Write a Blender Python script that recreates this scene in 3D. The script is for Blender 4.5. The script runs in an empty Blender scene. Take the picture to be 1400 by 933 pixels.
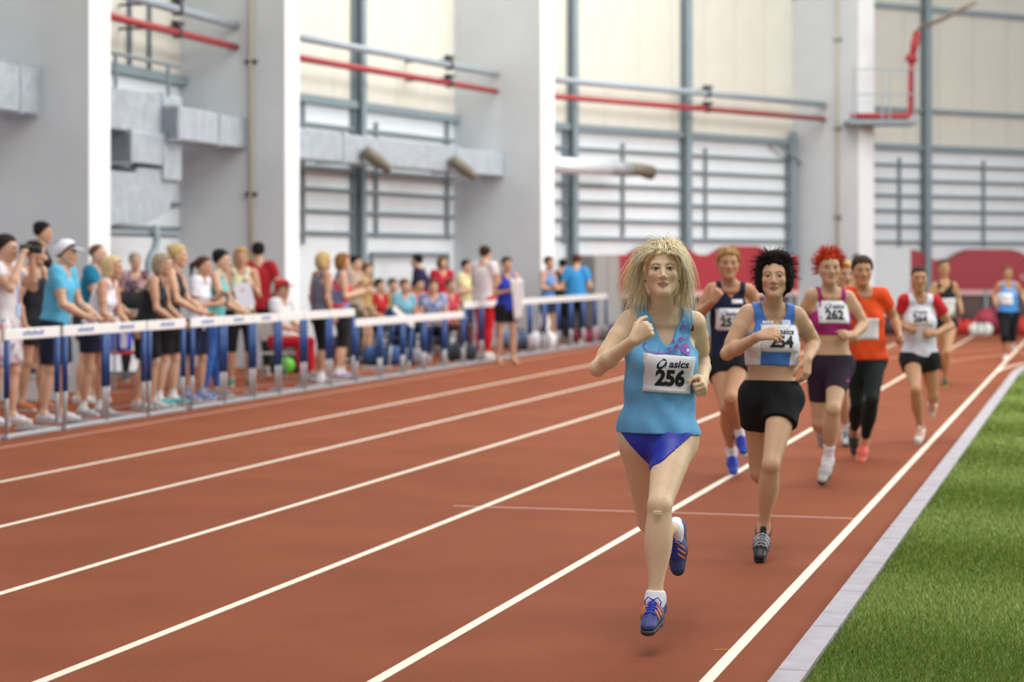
import bpy, math, random
import numpy as np
from mathutils import Vector, Matrix
from mathutils.bvhtree import BVHTree
random.seed(7); RNG = np.random.default_rng(7)
SC = bpy.context.scene; COL = SC.collection
R = math.radians
# ------------------------------------------------------------------ camera, world, lights, exposure
FPX, CAMH, HOR = 2900.0, 1.56, 362.0
cam_d = bpy.data.cameras.new('camera'); cam = bpy.data.objects.new('camera', cam_d); COL.objects.link(cam)
cam.location = (0, 0, CAMH); cam.rotation_euler = (R(90), 0, 0)
cam_d.sensor_width = 36.0; cam_d.lens = FPX*36.0/1400.0
cam_d.shift_y = -(466.5-HOR)/1400.0
cam_d.clip_end = 300
cam_d.dof.use_dof = True; cam_d.dof.focus_distance = 8.75; cam_d.dof.aperture_fstop = 2.4
SC.camera = cam
SC.view_settings.view_transform = 'Standard'; SC.view_settings.look = 'None'
SC.view_settings.gamma = 1.0; SC.view_settings.use_curve_mapping = False
SC.view_settings.exposure = -0.15
W = bpy.data.worlds.new('hall_daylight'); SC.world = W; W.use_nodes = True
W.node_tree.nodes['Background'].inputs[0].default_value = (0.86, 0.93, 1.0, 1)
W.node_tree.nodes['Background'].inputs[1].default_value = 0.52
def area(name, loc, aim, size, sizey, power, col=(1, 0.97, 0.92)):
    d = bpy.data.lights.new(name, 'AREA'); d.shape = 'RECTANGLE'; d.size = size; d.size_y = sizey
    d.energy = power; d.color = col
    o = bpy.data.objects.new(name, d); COL.objects.link(o); o.location = loc
    o.rotation_euler = (Vector(aim)-Vector(loc)).to_track_quat('-Z', 'Y').to_euler()
    return o
# rows of hall luminaires high above the track and the infield, and the clerestory daylight on the infield side
area('roof_luminaire', (1, 6, 11), (1, 9, 0), 8, 5, 900)
area('roof_luminaire', (3, 20, 12), (1, 20, 0), 8, 10, 1500)
area('roof_luminaire', (6, 36, 12), (3, 37, 0), 12, 12, 2600)
area('clerestory_daylight', (24, 22, 10), (-4, 33, 2.5), 26, 5, 5000, (1, 0.98, 0.95))

def Pt(px, py, z):
    """photograph pixel at a distance z along the view axis -> the point in the hall"""
    return np.array([(px-700)/FPX*z, z, CAMH-(py-HOR)/FPX*z])
def zg(py): return FPX*CAMH/(py-HOR)          # distance of a ground point seen at row py

# ------------------------------------------------------------------ materials
def lin(h):
    if isinstance(h, str):
        h = h.lstrip('#'); c = [int(h[i:i+2], 16)/255 for i in (0, 2, 4)]
    else: c = h
    return tuple(x/12.92 if x <= .04045 else ((x+.055)/1.055)**2.4 for x in c)
MATS = {}
def mat(name, col, rough=.6, metal=0., noise=0., nscale=40., bump=0., bscale=200., spec=.5, sheen=0., attr=False, sss=0., emit=0.):
    key = (name, col)
    if key in MATS: return MATS[key]
    m = bpy.data.materials.new(name); MATS[key] = m; m.use_nodes = True
    nt = m.node_tree; b = nt.nodes['Principled BSDF']
    b.inputs['Roughness'].default_value = rough; b.inputs['Metallic'].default_value = metal
    b.inputs['Specular IOR Level'].default_value = spec
    c = lin(col) if col else (1, 1, 1)
    tc = nt.nodes.new('ShaderNodeTexCoord')
    src = None
    if attr:
        a = nt.nodes.new('ShaderNodeVertexColor'); a.layer_name = 'Col'; src = a.outputs['Color']
    if noise > 0:
        n = nt.nodes.new('ShaderNodeTexNoise'); n.inputs['Scale'].default_value = nscale; n.inputs['Detail'].default_value = 4
        nt.links.new(tc.outputs['Object'], n.inputs['Vector'])
        mr = nt.nodes.new('ShaderNodeMapRange'); mr.inputs[1].default_value = .3; mr.inputs[2].default_value = .7
        mr.inputs[3].default_value = 1-noise; mr.inputs[4].default_value = 1+noise
        nt.links.new(n.outputs['Fac'], mr.inputs[0])
        mx = nt.nodes.new('ShaderNodeMix'); mx.data_type = 'RGBA'; mx.blend_type = 'MULTIPLY'; mx.inputs[0].default_value = 1
        if src: nt.links.new(src, mx.inputs[6])
        else: mx.inputs[6].default_value = (*c, 1)
        nt.links.new(mr.outputs[0], mx.inputs[7]); src = mx.outputs[2]
    if src: nt.links.new(src, b.inputs['Base Color'])
    else: b.inputs['Base Color'].default_value = (*c, 1)
    if bump > 0:
        n2 = nt.nodes.new('ShaderNodeTexNoise'); n2.inputs['Scale'].default_value = bscale; n2.inputs['Detail'].default_value = 3
        nt.links.new(tc.outputs['Object'], n2.inputs['Vector'])
        bp = nt.nodes.new('ShaderNodeBump'); bp.inputs['Strength'].default_value = bump; bp.inputs['Distance'].default_value = .01
        nt.links.new(n2.outputs['Fac'], bp.inputs['Height']); nt.links.new(bp.outputs[0], b.inputs['Normal'])
    if sss > 0:
        b.inputs['Subsurface Weight'].default_value = sss
        b.inputs['Subsurface Radius'].default_value = (.012, .005, .003); b.inputs['Subsurface Scale'].default_value = 1
    if sheen: b.inputs['Sheen Weight'].default_value = sheen
    return m
def cloth(col, rough=.8): return mat('cloth', col, rough, noise=.06, nscale=60, bump=.25, bscale=500, spec=.25)
SKIN = mat('skin', None, .5, attr=True, noise=.04, nscale=90, bump=.06, bscale=350, spec=.35, sss=.12)
def patterned(name, cols, scale):
    key = ('pat', name)
    if key in MATS: return MATS[key]
    m = bpy.data.materials.new(name); MATS[key] = m; m.use_nodes = True; nt = m.node_tree
    b = nt.nodes['Principled BSDF']; b.inputs['Roughness'].default_value = .85
    tc = nt.nodes.new('ShaderNodeTexCoord'); v = nt.nodes.new('ShaderNodeTexVoronoi'); v.inputs['Scale'].default_value = scale
    nt.links.new(tc.outputs['Object'], v.inputs['Vector'])
    cr = nt.nodes.new('ShaderNodeValToRGB'); cr.color_ramp.interpolation = 'CONSTANT'
    sep = nt.nodes.new('ShaderNodeSeparateColor'); nt.links.new(v.outputs['Color'], sep.inputs[0])
    nt.links.new(sep.outputs[0], cr.inputs[0])
    e = cr.color_ramp.elements
    for i, c in enumerate(cols):
        el = e[i] if i < 2 else e.new(i/len(cols))
        el.position = i/len(cols); el.color = (*lin(c), 1)
    nt.links.new(cr.outputs[0], b.inputs['Base Color'])
    return m

# ------------------------------------------------------------------ mesh helpers
def raw_mesh(name, verts, faces, smooth=False):
    me = bpy.data.meshes.new(name); me.from_pydata([tuple(map(float, v)) for v in verts], [], faces); me.update()
    if smooth: me.shade_smooth()
    return me
def link(name, me, m=None, parent=None, loc=None):
    o = bpy.data.objects.new(name, me); COL.objects.link(o)
    if m is not None and me is not None: me.materials.append(m)
    if parent is not None: o.parent = parent
    if loc is not None: o.location = tuple(loc)
    return o
def empty(name, loc, rz=0.):
    o = bpy.data.objects.new(name, None); COL.objects.link(o); o.location = tuple(map(float, loc)); o.rotation_euler = (0, 0, rz)
    o.empty_display_size = .1
    return o
def tag(o, label=None, cat=None, group=None, kind=None):
    if label: o['label'] = label
    if cat: o['category'] = cat
    if group: o['group'] = group
    if kind: o['kind'] = kind
    return o
def copy_tree(o, parent=None):
    c = o.copy(); COL.objects.link(c)
    if parent is not None: c.parent = parent
    for ch in list(o.children): copy_tree(ch, c)
    return c
class MB:
    def __init__(s): s.v = []; s.f = []
    def add(s, verts, faces):
        n = len(s.v); s.v += [tuple(map(float, v)) for v in verts]; s.f += [tuple(i+n for i in f) for f in faces]; return s
    def box(s, lo, hi, fr=None, bev=0.):
        """axis box in the frame fr=(origin, ex, ey, ez) (world axes when None)"""
        (x0, y0, z0), (x1, y1, z1) = lo, hi
        if bev <= 0:
            c = [(x, y, z) for z in (z0, z1) for (x, y) in ((x0, y0), (x1, y0), (x1, y1), (x0, y1))]
            f = [(3, 2, 1, 0), (4, 5, 6, 7), (0, 1, 5, 4), (1, 2, 6, 5), (2, 3, 7, 6), (3, 0, 4, 7)]
        else:
            b = bev
            def ring(z, i): return [(x0+i, y0+b, z), (x0+b, y0+i, z), (x1-b, y0+i, z), (x1-i, y0+b, z), (x1-i, y1-b, z), (x1-b, y1-i, z), (x0+b, y1-i, z), (x0+i, y1-b, z)]
            c = ring(z0, b*.6)+ring(z0+b, 0)+ring(z1-b, 0)+ring(z1, b*.6)
            f = [tuple(range(7, -1, -1)), tuple(range(24, 32))]
            for k in range(3):
                for i in range(8): j = (i+1) % 8; f.append((k*8+i, k*8+j, k*8+8+j, k*8+8+i))
        if fr is not None:
            o, ex, ey, ez = [np.array(t, float) for t in fr]
            c = [o+ex*p[0]+ey*p[1]+ez*p[2] for p in c]
        return s.add(c, f)
    def tube(s, pts, r, n=8, cap=True):
        pts = [np.array(p, float) for p in pts]; rs = r if hasattr(r, '__len__') else [r]*len(pts)
        base = []; up = np.array([0, 0, 1.]); 
        for i, p in enumerate(pts):
            t = pts[min(i+1, len(pts)-1)]-pts[max(i-1, 0)]; t /= np.linalg.norm(t)+1e-12
            if i == 0:
                if abs(t @ up) > .9: up = np.array([1., 0, 0])
                a = up-t*(t @ up)
            else: a = a-t*(t @ a)
            a /= np.linalg.norm(a); b = np.cross(t, a)
            base.append([p+rs[i]*(math.cos(2*math.pi*k/n)*a+math.sin(2*math.pi*k/n)*b) for k in range(n)])
        v = [q for ring in base for q in ring]; f = []
        for i in range(len(pts)-1):
            for k in range(n): f.append((i*n+k, i*n+(k+1) % n, (i+1)*n+(k+1) % n, (i+1)*n+k))
        if cap: f += [tuple(range(n-1, -1, -1)), tuple(range((len(pts)-1)*n, len(pts)*n))]
        return s.add(v, f)
    def sphere(s, c, r, nu=10, nv=7, ax=None):
        c = np.array(c, float); rr = np.array(r if hasattr(r, '__len__') else (r, r, r), float)
        A = np.eye(3) if ax is None else np.array(ax)
        v = [c+A.T @ (rr*np.array([0, 0, -1.]))]
        for j in range(1, nv):
            th = math.pi*j/nv-math.pi/2
            for i in range(nu):
                ph = 2*math.pi*i/nu; v.append(c+A.T @ (rr*np.array([math.cos(th)*math.cos(ph), math.cos(th)*math.sin(ph), math.sin(th)])))
        v.append(c+A.T @ (rr*np.array([0, 0, 1.]))); f = []
        for i in range(nu): f.append((0, 1+(i+1) % nu, 1+i)); f.append((len(v)-1, len(v)-1-nu+i, len(v)-1-nu+(i+1) % nu))
        for j in range(nv-2):
            for i in range(nu): a = 1+j*nu; f.append((a+i, a+(i+1) % nu, a+nu+(i+1) % nu, a+nu+i))
        return s.add(v, f)
    def prism(s, poly, o, ex, ey, ez, depth):
        """polygon (u,v) in the plane ex,ez at o, thick along ey"""
        o, ex, ey, ez = [np.array(t, float) for t in (o, ex, ey, ez)]; n = len(poly)
        a = [o+ex*u+ez*w for u, w in poly]; b = [p+ey*depth for p in a]
        return s.add(a+b, [tuple(range(n)), tuple(range(2*n-1, n-1, -1))]+[(i, n+i, n+(i+1) % n, (i+1) % n) for i in range(n)])
    def build(s, name, m, parent=None, smooth=False, base=None):
        v = s.v if base is None else [tuple(np.array(p)-base) for p in s.v]
        o = link(name, raw_mesh(name, v, s.f, smooth), m, parent)
        if base is not None and parent is None: o.location = tuple(base)
        return o
def nrm(v): v = np.array(v, float); return v/(np.linalg.norm(v)+1e-12)

# ------------------------------------------------------------------ implicit surfaces (smooth unions of tapered limbs) -> one continuous mesh
def cone(a, b, ra, rb, k=.03, flat=None, cut=None, sub=False):
    return dict(t='c', a=np.array(a, float), b=np.array(b, float), ra=ra, rb=rb, k=k, flat=flat, cut=cut, sub=sub)
def ell(c, ax, r, k=.04, sub=False):
    return dict(t='e', c=np.array(c, float), ax=np.array(ax, float), r=np.array(r, float), k=k, sub=sub)
def infl(p, d, k=None):
    q = dict(p)
    if q['t'] == 'c': q['ra'] = p['ra']+d; q['rb'] = p['rb']+d
    else: q['r'] = p['r']+d
    if k is not None: q['k'] = k
    return q
def bounds(p):
    if p['t'] == 'c':
        m = max(p['ra'], p['rb']); return np.minimum(p['a'], p['b'])-m, np.maximum(p['a'], p['b'])+m
    e = np.sqrt(((p['ax']*p['r'][:, None])**2).sum(0)); return p['c']-e, p['c']+e
def dist(p, X, Y, Z):
    if p['t'] == 'c':
        a, b = p['a'], p['b']; dx, dy, dz = X-a[0], Y-a[1], Z-a[2]; ab = b-a
        s = 1.
        if p['flat'] is not None:
            f, q = p['flat']; g = (1/q-1); pf = dx*f[0]+dy*f[1]+dz*f[2]
            dx = dx+pf*(g*f[0]); dy = dy+pf*(g*f[1]); dz = dz+pf*(g*f[2]); ab = ab+f*(g*(ab @ f)); s = .85
        L = ab @ ab+1e-12
        t = np.clip((dx*ab[0]+dy*ab[1]+dz*ab[2])/L, 0, 1)
        d = (np.sqrt((dx-t*ab[0])**2+(dy-t*ab[1])**2+(dz-t*ab[2])**2)-(p['ra']+t*(p['rb']-p['ra'])))*s
        if p['cut'] is not None:
            c, n = p['cut']; d = np.maximum(d, (X-c[0])*n[0]+(Y-c[1])*n[1]+(Z-c[2])*n[2])
        return d
    c, A, r = p['c'], p['ax'], p['r']; dx, dy, dz = X-c[0], Y-c[1], Z-c[2]
    u = [(dx*A[i, 0]+dy*A[i, 1]+dz*A[i, 2])/r[i] for i in range(3)]
    k0 = np.sqrt(u[0]**2+u[1]**2+u[2]**2)+1e-9
    k1 = np.sqrt((u[0]/r[0])**2+(u[1]/r[1])**2+(u[2]/r[2])**2)+1e-9
    return k0*(k0-1)/k1
def field(prims, h, pad=.03):
    bb = [bounds(p) for p in prims if not p['sub']]
    lo = np.min([b[0] for b in bb], 0)-pad; hi = np.max([b[1] for b in bb], 0)+pad
    n = np.ceil((hi-lo)/h).astype(int)+1
    ax = [(lo[i]+h*np.arange(n[i])).astype(np.float32) for i in range(3)]
    F = np.full(tuple(n), 1., np.float32)
    for p in prims:
        b0, b1 = bounds(p); m = p['k']+3*h
        i0 = np.clip(np.floor((b0-m-lo)/h).astype(int), 0, n); i1 = np.clip(np.ceil((b1+m-lo)/h).astype(int)+1, 0, n)
        if np.any(i1 <= i0): continue
        sl = tuple(slice(i0[i], i1[i]) for i in range(3))
        d = dist(p, ax[0][sl[0]][:, None, None], ax[1][sl[1]][None, :, None], ax[2][sl[2]][None, None, :]).astype(np.float32)
        G = F[sl]; k = max(p['k'], 1e-5)
        if p['sub']:
            e = -d; hh = np.maximum(k-np.abs(G-e), 0)/k; F[sl] = np.maximum(G, e)+hh*hh*k*.25
        else:
            hh = np.maximum(k-np.abs(G-d), 0)/k; F[sl] = np.minimum(G, d)-hh*hh*k*.25
    return F, ax, lo
def nets(F, lo, h):
    ins = F < 0
    c = np.zeros(tuple(np.array(F.shape)-1), np.int8)
    for dx in (0, 1):
        for dy in (0, 1):
            for dz in (0, 1):
                c += ins[dx:dx+c.shape[0], dy:dy+c.shape[1], dz:dz+c.shape[2]]
    I, J, K = np.nonzero((c > 0) & (c < 8))
    if len(I) == 0: return np.zeros((0, 3)), np.zeros((0, 4), int)
    off = [(a, b, d) for a in (0, 1) for b in (0, 1) for d in (0, 1)]
    V = np.stack([F[I+a, J+b, K+d] for a, b, d in off], 1)
    acc = np.zeros((len(I), 3), np.float32); cnt = np.zeros(len(I), np.float32)
    for i in range(8):
        for j in range(i+1, 8):
            da = np.array(off[j])-np.array(off[i])
            if abs(da).sum() != 1: continue
            m = (V[:, i] < 0) != (V[:, j] < 0)
            t = V[:, i]/(V[:, i]-V[:, j]+1e-12); t = np.where(m, t, 0)
            acc += np.where(m[:, None], np.array(off[i], np.float32)+t[:, None]*da.astype(np.float32), 0); cnt += m
    v = lo+h*(np.stack([I, J, K], 1)+acc/cnt[:, None])
    idx = np.full(c.shape, -1, np.int32); idx[I, J, K] = np.arange(len(I))
    Q = []
    for axn in range(3):
        A = [slice(None)]*3; B = [slice(None)]*3; A[axn] = slice(0, -1); B[axn] = slice(1, None)
        for q in range(3):
            if q != axn: A[q] = slice(1, -1); B[q] = slice(1, -1)
        a = ins[tuple(A)]; b = ins[tuple(B)]; e = np.argwhere(a != b)
        if len(e) == 0: continue
        sgn = a[tuple(e.T)]
        g = e.copy()
        for q in range(3):
            if q != axn: g[:, q] += 1
        o1, o2 = [q for q in range(3) if q != axn]
        def at(d1, d2):
            w = g.copy(); w[:, o1] -= d1; w[:, o2] -= d2; return idx[tuple(w.T)]
        q4 = np.stack([at(1, 1), at(0, 1), at(0, 0), at(1, 0)], 1)
        if axn == 1: sgn = ~sgn
        q4 = np.where(sgn[:, None], q4, q4[:, ::-1]); Q.append(q4)
    return v, np.concatenate(Q)
def np_mesh(name, v, q, base, smooth=True, col=None):
    me = bpy.data.meshes.new(name); n = len(v); m, s = q.shape
    me.vertices.add(n); me.vertices.foreach_set('co', (v-base).astype(np.float32).ravel())
    me.loops.add(m*s); me.loops.foreach_set('vertex_index', q.astype(np.int32).ravel())
    me.polygons.add(m); me.polygons.foreach_set('loop_start', np.arange(0, m*s, s, dtype=np.int32))
    me.polygons.foreach_set('use_smooth', np.full(m, smooth))
    me.update(calc_edges=True)
    if col is not None:
        a = me.color_attributes.new('Col', 'FLOAT_COLOR', 'POINT')
        c4 = np.ones((n, 4), np.float32); c4[:, :3] = col; a.data.foreach_set('color', c4.ravel())
    return me
# ------------------------------------------------------------------ people
def hand_prims(Wp, d, n, right, s, curl=.5, fr=None):
    d = nrm(d); n = nrm(np.array(n, float)-d*(np.array(n, float) @ d)); t = np.cross(d, n)*(1 if right else -1)
    out = []; k = .006*s
    kn = []
    for i, (off, L, fwd) in enumerate([(.027, .070, .082), (.009, .078, .086), (-.009, .072, .082), (-.026, .056, .074)]):
        kp = Wp+s*(d*fwd+t*off-n*.004*(i in (1, 2))); kn.append(kp)
        out.append(cone(Wp+s*(d*.012+t*off*.55), kp, .0155*s, .0115*s, .012*s))
        a = kp; dr = d; ang = 0
        segs = [(.46, 85*curl), (.31, 100*curl), (.23, 60*curl)]
        rr = [.0098, .0090, .0083, .0072]
        for j, (q, da) in enumerate(segs):
            ang += da+ (4*i if curl < .8 and j == 0 else 0)
            dr = d*math.cos(R(ang))+n*math.sin(R(ang))+t*off*1.2*(1-curl)
            b = a+nrm(dr)*L*q*s; out.append(cone(a, b, rr[j]*s, rr[j+1]*s, .0035*s)); a = b
    b0 = Wp+s*(d*.018+t*.02+n*.006); b1 = b0+s*(d*.032+t*.028+n*.012)
    c1 = .35+.65*curl
    b2 = b1+s*nrm(d*(.9-.3*c1)+t*(.45-.25*c1)+n*.5*c1)*.036; b3 = b2+s*nrm(d*.8+n*.75*c1-t*.15*c1)*.029
    out += [cone(b0, b1, .016*s, .0125*s, .012*s), cone(b1, b2, .0118*s, .0102*s, .004*s), cone(b2, b3, .0102*s, .0085*s, .003*s)]
    return out
class Person:
    def __init__(P, J, s=1., fem=True, skin='#c99a7c', h=.012, fat=1., face=(0, -1, 0), lean=0, curlR=.6, curlL=.6, dR=None, dL=None, nR=None, nL=None,
                 lips='#b0625e', brow='#5a4030', hs=None, ath=1., eyes=True, name='person', thick=1., barefoot=False, roll=0.):
        P.J = J; P.s = s; P.fem = fem; P.h = h; P.fat = fat; P.skin = skin; P.lips = lips; P.browc = brow
        g = lambda k: J[k]
        P.P0 = (g('hR')+g('hL'))/2; P.N = (g('sR')+g('sL'))/2
        P.S = nrm(P.N-P.P0); T = np.linalg.norm(P.N-P.P0); P.T = T; q = T/.52
        l = g('sL')-g('sR'); P.l = nrm(l-P.S*(l @ P.S)); P.f = np.cross(P.l, P.S)
        lh = g('hL')-g('hR'); P.lh = nrm(lh-P.S*(lh @ P.S)); P.fh = np.cross(P.lh, P.S)
        P.hs = hs or s*.95
        P.hf = nrm(face); up = np.array([0, 0, 1.]); P.hu = nrm(up-P.hf*(up @ P.hf)); P.hl = np.cross(P.hu, P.hf)
        if roll: P.hu, P.hl = nrm(P.hu*math.cos(roll)+P.hl*math.sin(roll)), nrm(P.hl*math.cos(roll)-P.hu*math.sin(roll))
        P.O = g('hd')
        AX = np.stack([P.f, P.l, P.S]); AXH = np.stack([P.fh, P.lh, P.S])
        c = lambda x: P.P0+P.S*(x*q)
        w = fat; sw = np.linalg.norm(g('sL')-g('sR'))/2
        A = lambda *r: np.array(r)*s
        pr = {}
        rib = (.108, .142, .17) if fem else (.118, .165, .18)
        ab = (.092*w, .124*w, .15) if fem else (.10*w, .140*w, .15)
        pel = (.105*w, .162*w, .115) if fem else (.105*w, .155*w, .115)
        pr['pelvis'] = [ell(c(.02), AXH, A(*pel), .05*s), ell(c(-.035)-P.fh*.045*s+P.lh*.07*s, AXH, A(.085, .085, .095), .05*s), ell(c(-.035)-P.fh*.045*s-P.lh*.07*s, AXH, A(.085, .085, .095), .05*s)]
        pr['torso'] = [ell(c(.17)+P.f*(.02*(w-1)), AX, A(*ab), .06*s), ell(c(.335), AX, A(*rib), .06*s), ell(c(.425)-P.f*.01*s, AX, np.array([.078*s, sw*1.0, .075*s]), .05*s)]
        if fem: pr['torso'] += [ell(c(.335)+P.f*.07*s+P.l*(e*.066*s), AX, A(.052, .06, .056), .035*s) for e in (-1, 1)]
        else: pr['torso'] += [ell(c(.38)+P.f*.07*s+P.l*(e*.07*s), AX, A(.035, .075, .05), .04*s) for e in (-1, 1)]
        th = .056*s if fem else .064*s
        pr['trap'] = [cone(P.N+P.S*.035*s, g('s'+x)+P.S*.006*s, .044*s, .042*s, .05*s) for x in 'RL']
        nb = P.O-P.hu*.075*P.hs-P.hf*.018*P.hs
        pr['neck'] = [cone(P.N+P.S*.0*s-P.f*.01*s, nb, .052*s if fem else .06*s, .047*s if fem else .056*s, .03*s)]
        pr['clav'] = [cone(P.N+P.f*.06*s+P.l*e*.02*s-P.S*.005*s, g('s'+x)+P.f*.02*s+P.S*.015*s, .012*s, .012*s, .03*s) for x, e in (('R', -1), ('L', 1))]
        P.arm = {}; P.leg = {}
        for x, e in (('R', -1), ('L', 1)):
            S_, E, Wr = g('s'+x), g('e'+x), g('w'+x)
            ua = nrm(E-S_); fa = nrm(Wr-E); th2 = ath
            pr['delt'+x] = [cone(S_-P.l*e*.01*s, S_+ua*.07*s, .047*s*th2 if fem else .06*s, .042*s*th2 if fem else .053*s, .035*s)]
            pr['ua'+x] = [cone(S_+ua*.04*s, E, .040*s*th2 if fem else .049*s, .034*s*th2 if fem else .040*s, .03*s), cone(S_+ua*.09*s, S_+ua*.17*s, .0415*s*th2 if fem else .051*s, .040*s*th2 if fem else .05*s, .03*s)]
            pr['fa'+x] = [cone(E, E+fa*.08*s, .033*s*th2, .037*s*th2 if fem else .045*s, .02*s), cone(E+fa*.08*s, Wr, .037*s*th2 if fem else .044*s, .024*s if fem else .028*s, .02*s)]
            dd = (dR, dL)[e > 0]; nn = (nR, nL)[e > 0]; cu = (curlR, curlL)[e > 0]
            dd = fa if dd is None else dd; nn = -P.l*e+P.f*.2 if nn is None else nn
            pr['hand'+x] = hand_prims(Wr, dd, nn, x == 'R', s*.97, cu)
            H, K, Ak = g('h'+x), g('k'+x), g('a'+x)
            tv = nrm(K-H); sv = nrm(Ak-K); bend = nrm(P.fh)
            LT = np.linalg.norm(K-H); LS = np.linalg.norm(Ak-K)
            back = -(bend-sv*(bend @ sv)); back = nrm(back) if np.linalg.norm(back) > .15 else nrm(np.cross(sv, P.lh))
            if (np.cross(sv, P.lh) @ back) < 0 and abs(sv @ bend) > .7: back = nrm(np.cross(sv, P.lh))
            k1 = (.088, .072, .052) if fem else (.09, .076, .057)
            k1 = [v*thick for v in k1]
            pr['th'+x] = [cone(H-P.S*.01*s, H+tv*LT*.45, k1[0]*s, k1[1]*s, .04*s), cone(H+tv*LT*.45, H+tv*LT*.88, k1[1]*s, k1[2]*s*1.0, .0015*s), cone(H+tv*LT*.88, K, k1[2]*s*1.0, k1[2]*s*.93, .0015*s)]
            kr = k1[2]*s*.93
            ch = [(0, 0, kr), (.12, .002, .049*s*thick), (.3, .013, .0565*s*thick), (.48, .010, .0525*s*thick), (.72, .002, .038*s), (.9, -.001, .030*s), (1., 0, .029*s)]
            cu_ = np.array(ch); uu = np.linspace(0, 1, 17); pr_ = np.polyval(np.polyfit(cu_[:, 0], cu_[:, 2], 5), uu); po_ = np.polyval(np.polyfit(cu_[:, 0], cu_[:, 1], 4), uu)
            ch = [(uu[i], po_[i], pr_[i]) for i in range(17)]
            cp_ = [K+sv*LS*u+back*o*s for u, o, r in ch]
            pr['sh'+x] = [cone(cp_[i], cp_[i+1], ch[i][2], ch[i+1][2], (.010 if i == 0 else .0006)*s) for i in range(len(ch)-1)]
            pr['sh'+x].append(ell(K+nrm(bend-tv*(bend @ tv))*.016*s-tv*.004*s, np.stack([nrm(bend), P.lh, P.S]), A(.032, .032, .04), .025*s))
            T_ = g('t'+x); v = T_-Ak; vh = nrm(v); u0 = -sv
            u0 = u0-vh*(u0 @ vh)
            u0 = nrm(u0) if np.linalg.norm(u0) > .2 else nrm(P.fh-vh*(P.fh @ vh))
            ang = R(19); fd = nrm(vh*math.cos(ang)+u0*math.sin(ang)); fu = nrm(u0*math.cos(ang)-vh*math.sin(ang)); fl = np.cross(fu, fd)
            P.leg[x] = dict(H=H, K=K, A=Ak, tv=tv, sv=sv, LT=LT, LS=LS, fd=fd, fu=fu, fl=fl, k1=k1)
            P.arm[x] = dict(S=S_, E=E, W=Wr, ua=ua, fa=fa)
            hl_ = Ak-fd*.03*s-fu*.035*s; mid = Ak+fd*.06*s-fu*.035*s; toe = Ak+fd*.15*s-fu*.062*s
            pr['ft'+x] = [cone(Ak, hl_, .031*s, .033*s, .02*s), cone(Ak, mid, .032*s, .032*s, .03*s), cone(mid, toe, .034*s, .02*s, .02*s)]
            if barefoot: pr['ft'+x] += [cone(toe-fl*(o*.013*s)-fd*.01*s, toe-fl*(o*.015*s)+fd*(.02-.003*abs(o))*s, .011*s, .008*s, .004*s) for o in (-2, -1, 0, 1, 2)]
        # head
        hs_ = P.hs; Hp = lambda f_, l_, u_: P.O+hs_*(P.hf*f_+P.hl*l_+P.hu*u_); P.Hp = Hp
        HX = np.stack([P.hf, P.hl, P.hu]); B = lambda *r: np.array(r)*hs_; P.HX = HX
        fw = 1. if fem else 1.06
        hd = [ell(Hp(-.012, 0, .03), HX, B(.093, .073, .082), .03*hs_), ell(Hp(.022, 0, -.03), HX, B(.066, .058*fw, .08), .03*hs_),
              cone(Hp(.05, 0, -.088), Hp(.066, 0, -.1), .026*hs_*fw, .017*hs_*fw, .025*hs_)]
        for e in (-1, 1):
            hd += [cone(Hp(.0, e*.049*fw, -.045), Hp(.060, e*.013*fw, -.098), .0195*hs_, .0155*hs_, .03*hs_), ell(Hp(.055, e*.04, -.022), HX, B(.022, .022, .02), .025*hs_),
                   cone(Hp(.077, e*.014, .024), Hp(.064, e*.045, .024), .011*hs_, .011*hs_, .016*hs_)]
        for e in (-1, 1): hd.append(dict(ell(Hp(.094, e*.031, .004), HX, B(.017, .019, .012), .012*hs_, sub=True)))
        hd += [cone(Hp(.082, 0, .012), Hp(.104, 0, -.03), .0085*hs_, .0115*hs_, .010*hs_), cone(Hp(.09, -.011, -.035), Hp(.09, .011, -.035), .0085*hs_, .0085*hs_, .006*hs_)]
        hd += [cone(Hp(.083, -.02, -.0605), Hp(.0905, -.004, -.0585), .0035*hs_, .006*hs_, .005*hs_), cone(Hp(.0905, .004, -.0585), Hp(.083, .02, -.0605), .006*hs_, .0035*hs_, .005*hs_),
               cone(Hp(.083, -.017, -.065), Hp(.088, 0, -.069), .0035*hs_, .0068*hs_, .005*hs_), cone(Hp(.088, 0, -.069), Hp(.083, .017, -.065), .0068*hs_, .0035*hs_, .005*hs_)]
        for e in (-1, 1):
            EA = np.stack([nrm(P.hf-P.hl*e*-.35), nrm(P.hl*e+P.hf*.0), P.hu]); hd.append(ell(Hp(-.012, e*.072, -.008), HX, B(.02, .010, .031), .008*hs_))
        if h <= .008:
            for e in (-1, 1): hd += [cone(Hp(.084, e*.020, .0072), Hp(.0835, e*.033, .0108), .0038*hs_, .0042*hs_, .004*hs_), cone(Hp(.0835, e*.033, .0108), Hp(.072, e*.046, .005), .0042*hs_, .0036*hs_, .004*hs_),
                                     cone(Hp(.083, e*.021, -.004), Hp(.073, e*.044, -.001), .0035*hs_, .0035*hs_, .004*hs_)]
        pr['head'] = hd
        P.pr = pr; P.name = name
        order = ['pelvis', 'torso', 'trap', 'clav', 'neck', 'thR', 'thL', 'shR', 'shL', 'ftR', 'ftL', 'deltR', 'deltL', 'uaR', 'uaL', 'faR', 'faL', 'handR', 'handL']
        body = [p for k_ in order for p in pr[k_]]
        low = min(min(bounds(p)[0][2] for p in body), 1e9)
        P.base = np.array([P.P0[0], P.P0[1], low])
        Fm, axm, lom = field(body+hd, h)
        v, qd = nets(Fm, lom, h)
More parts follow.
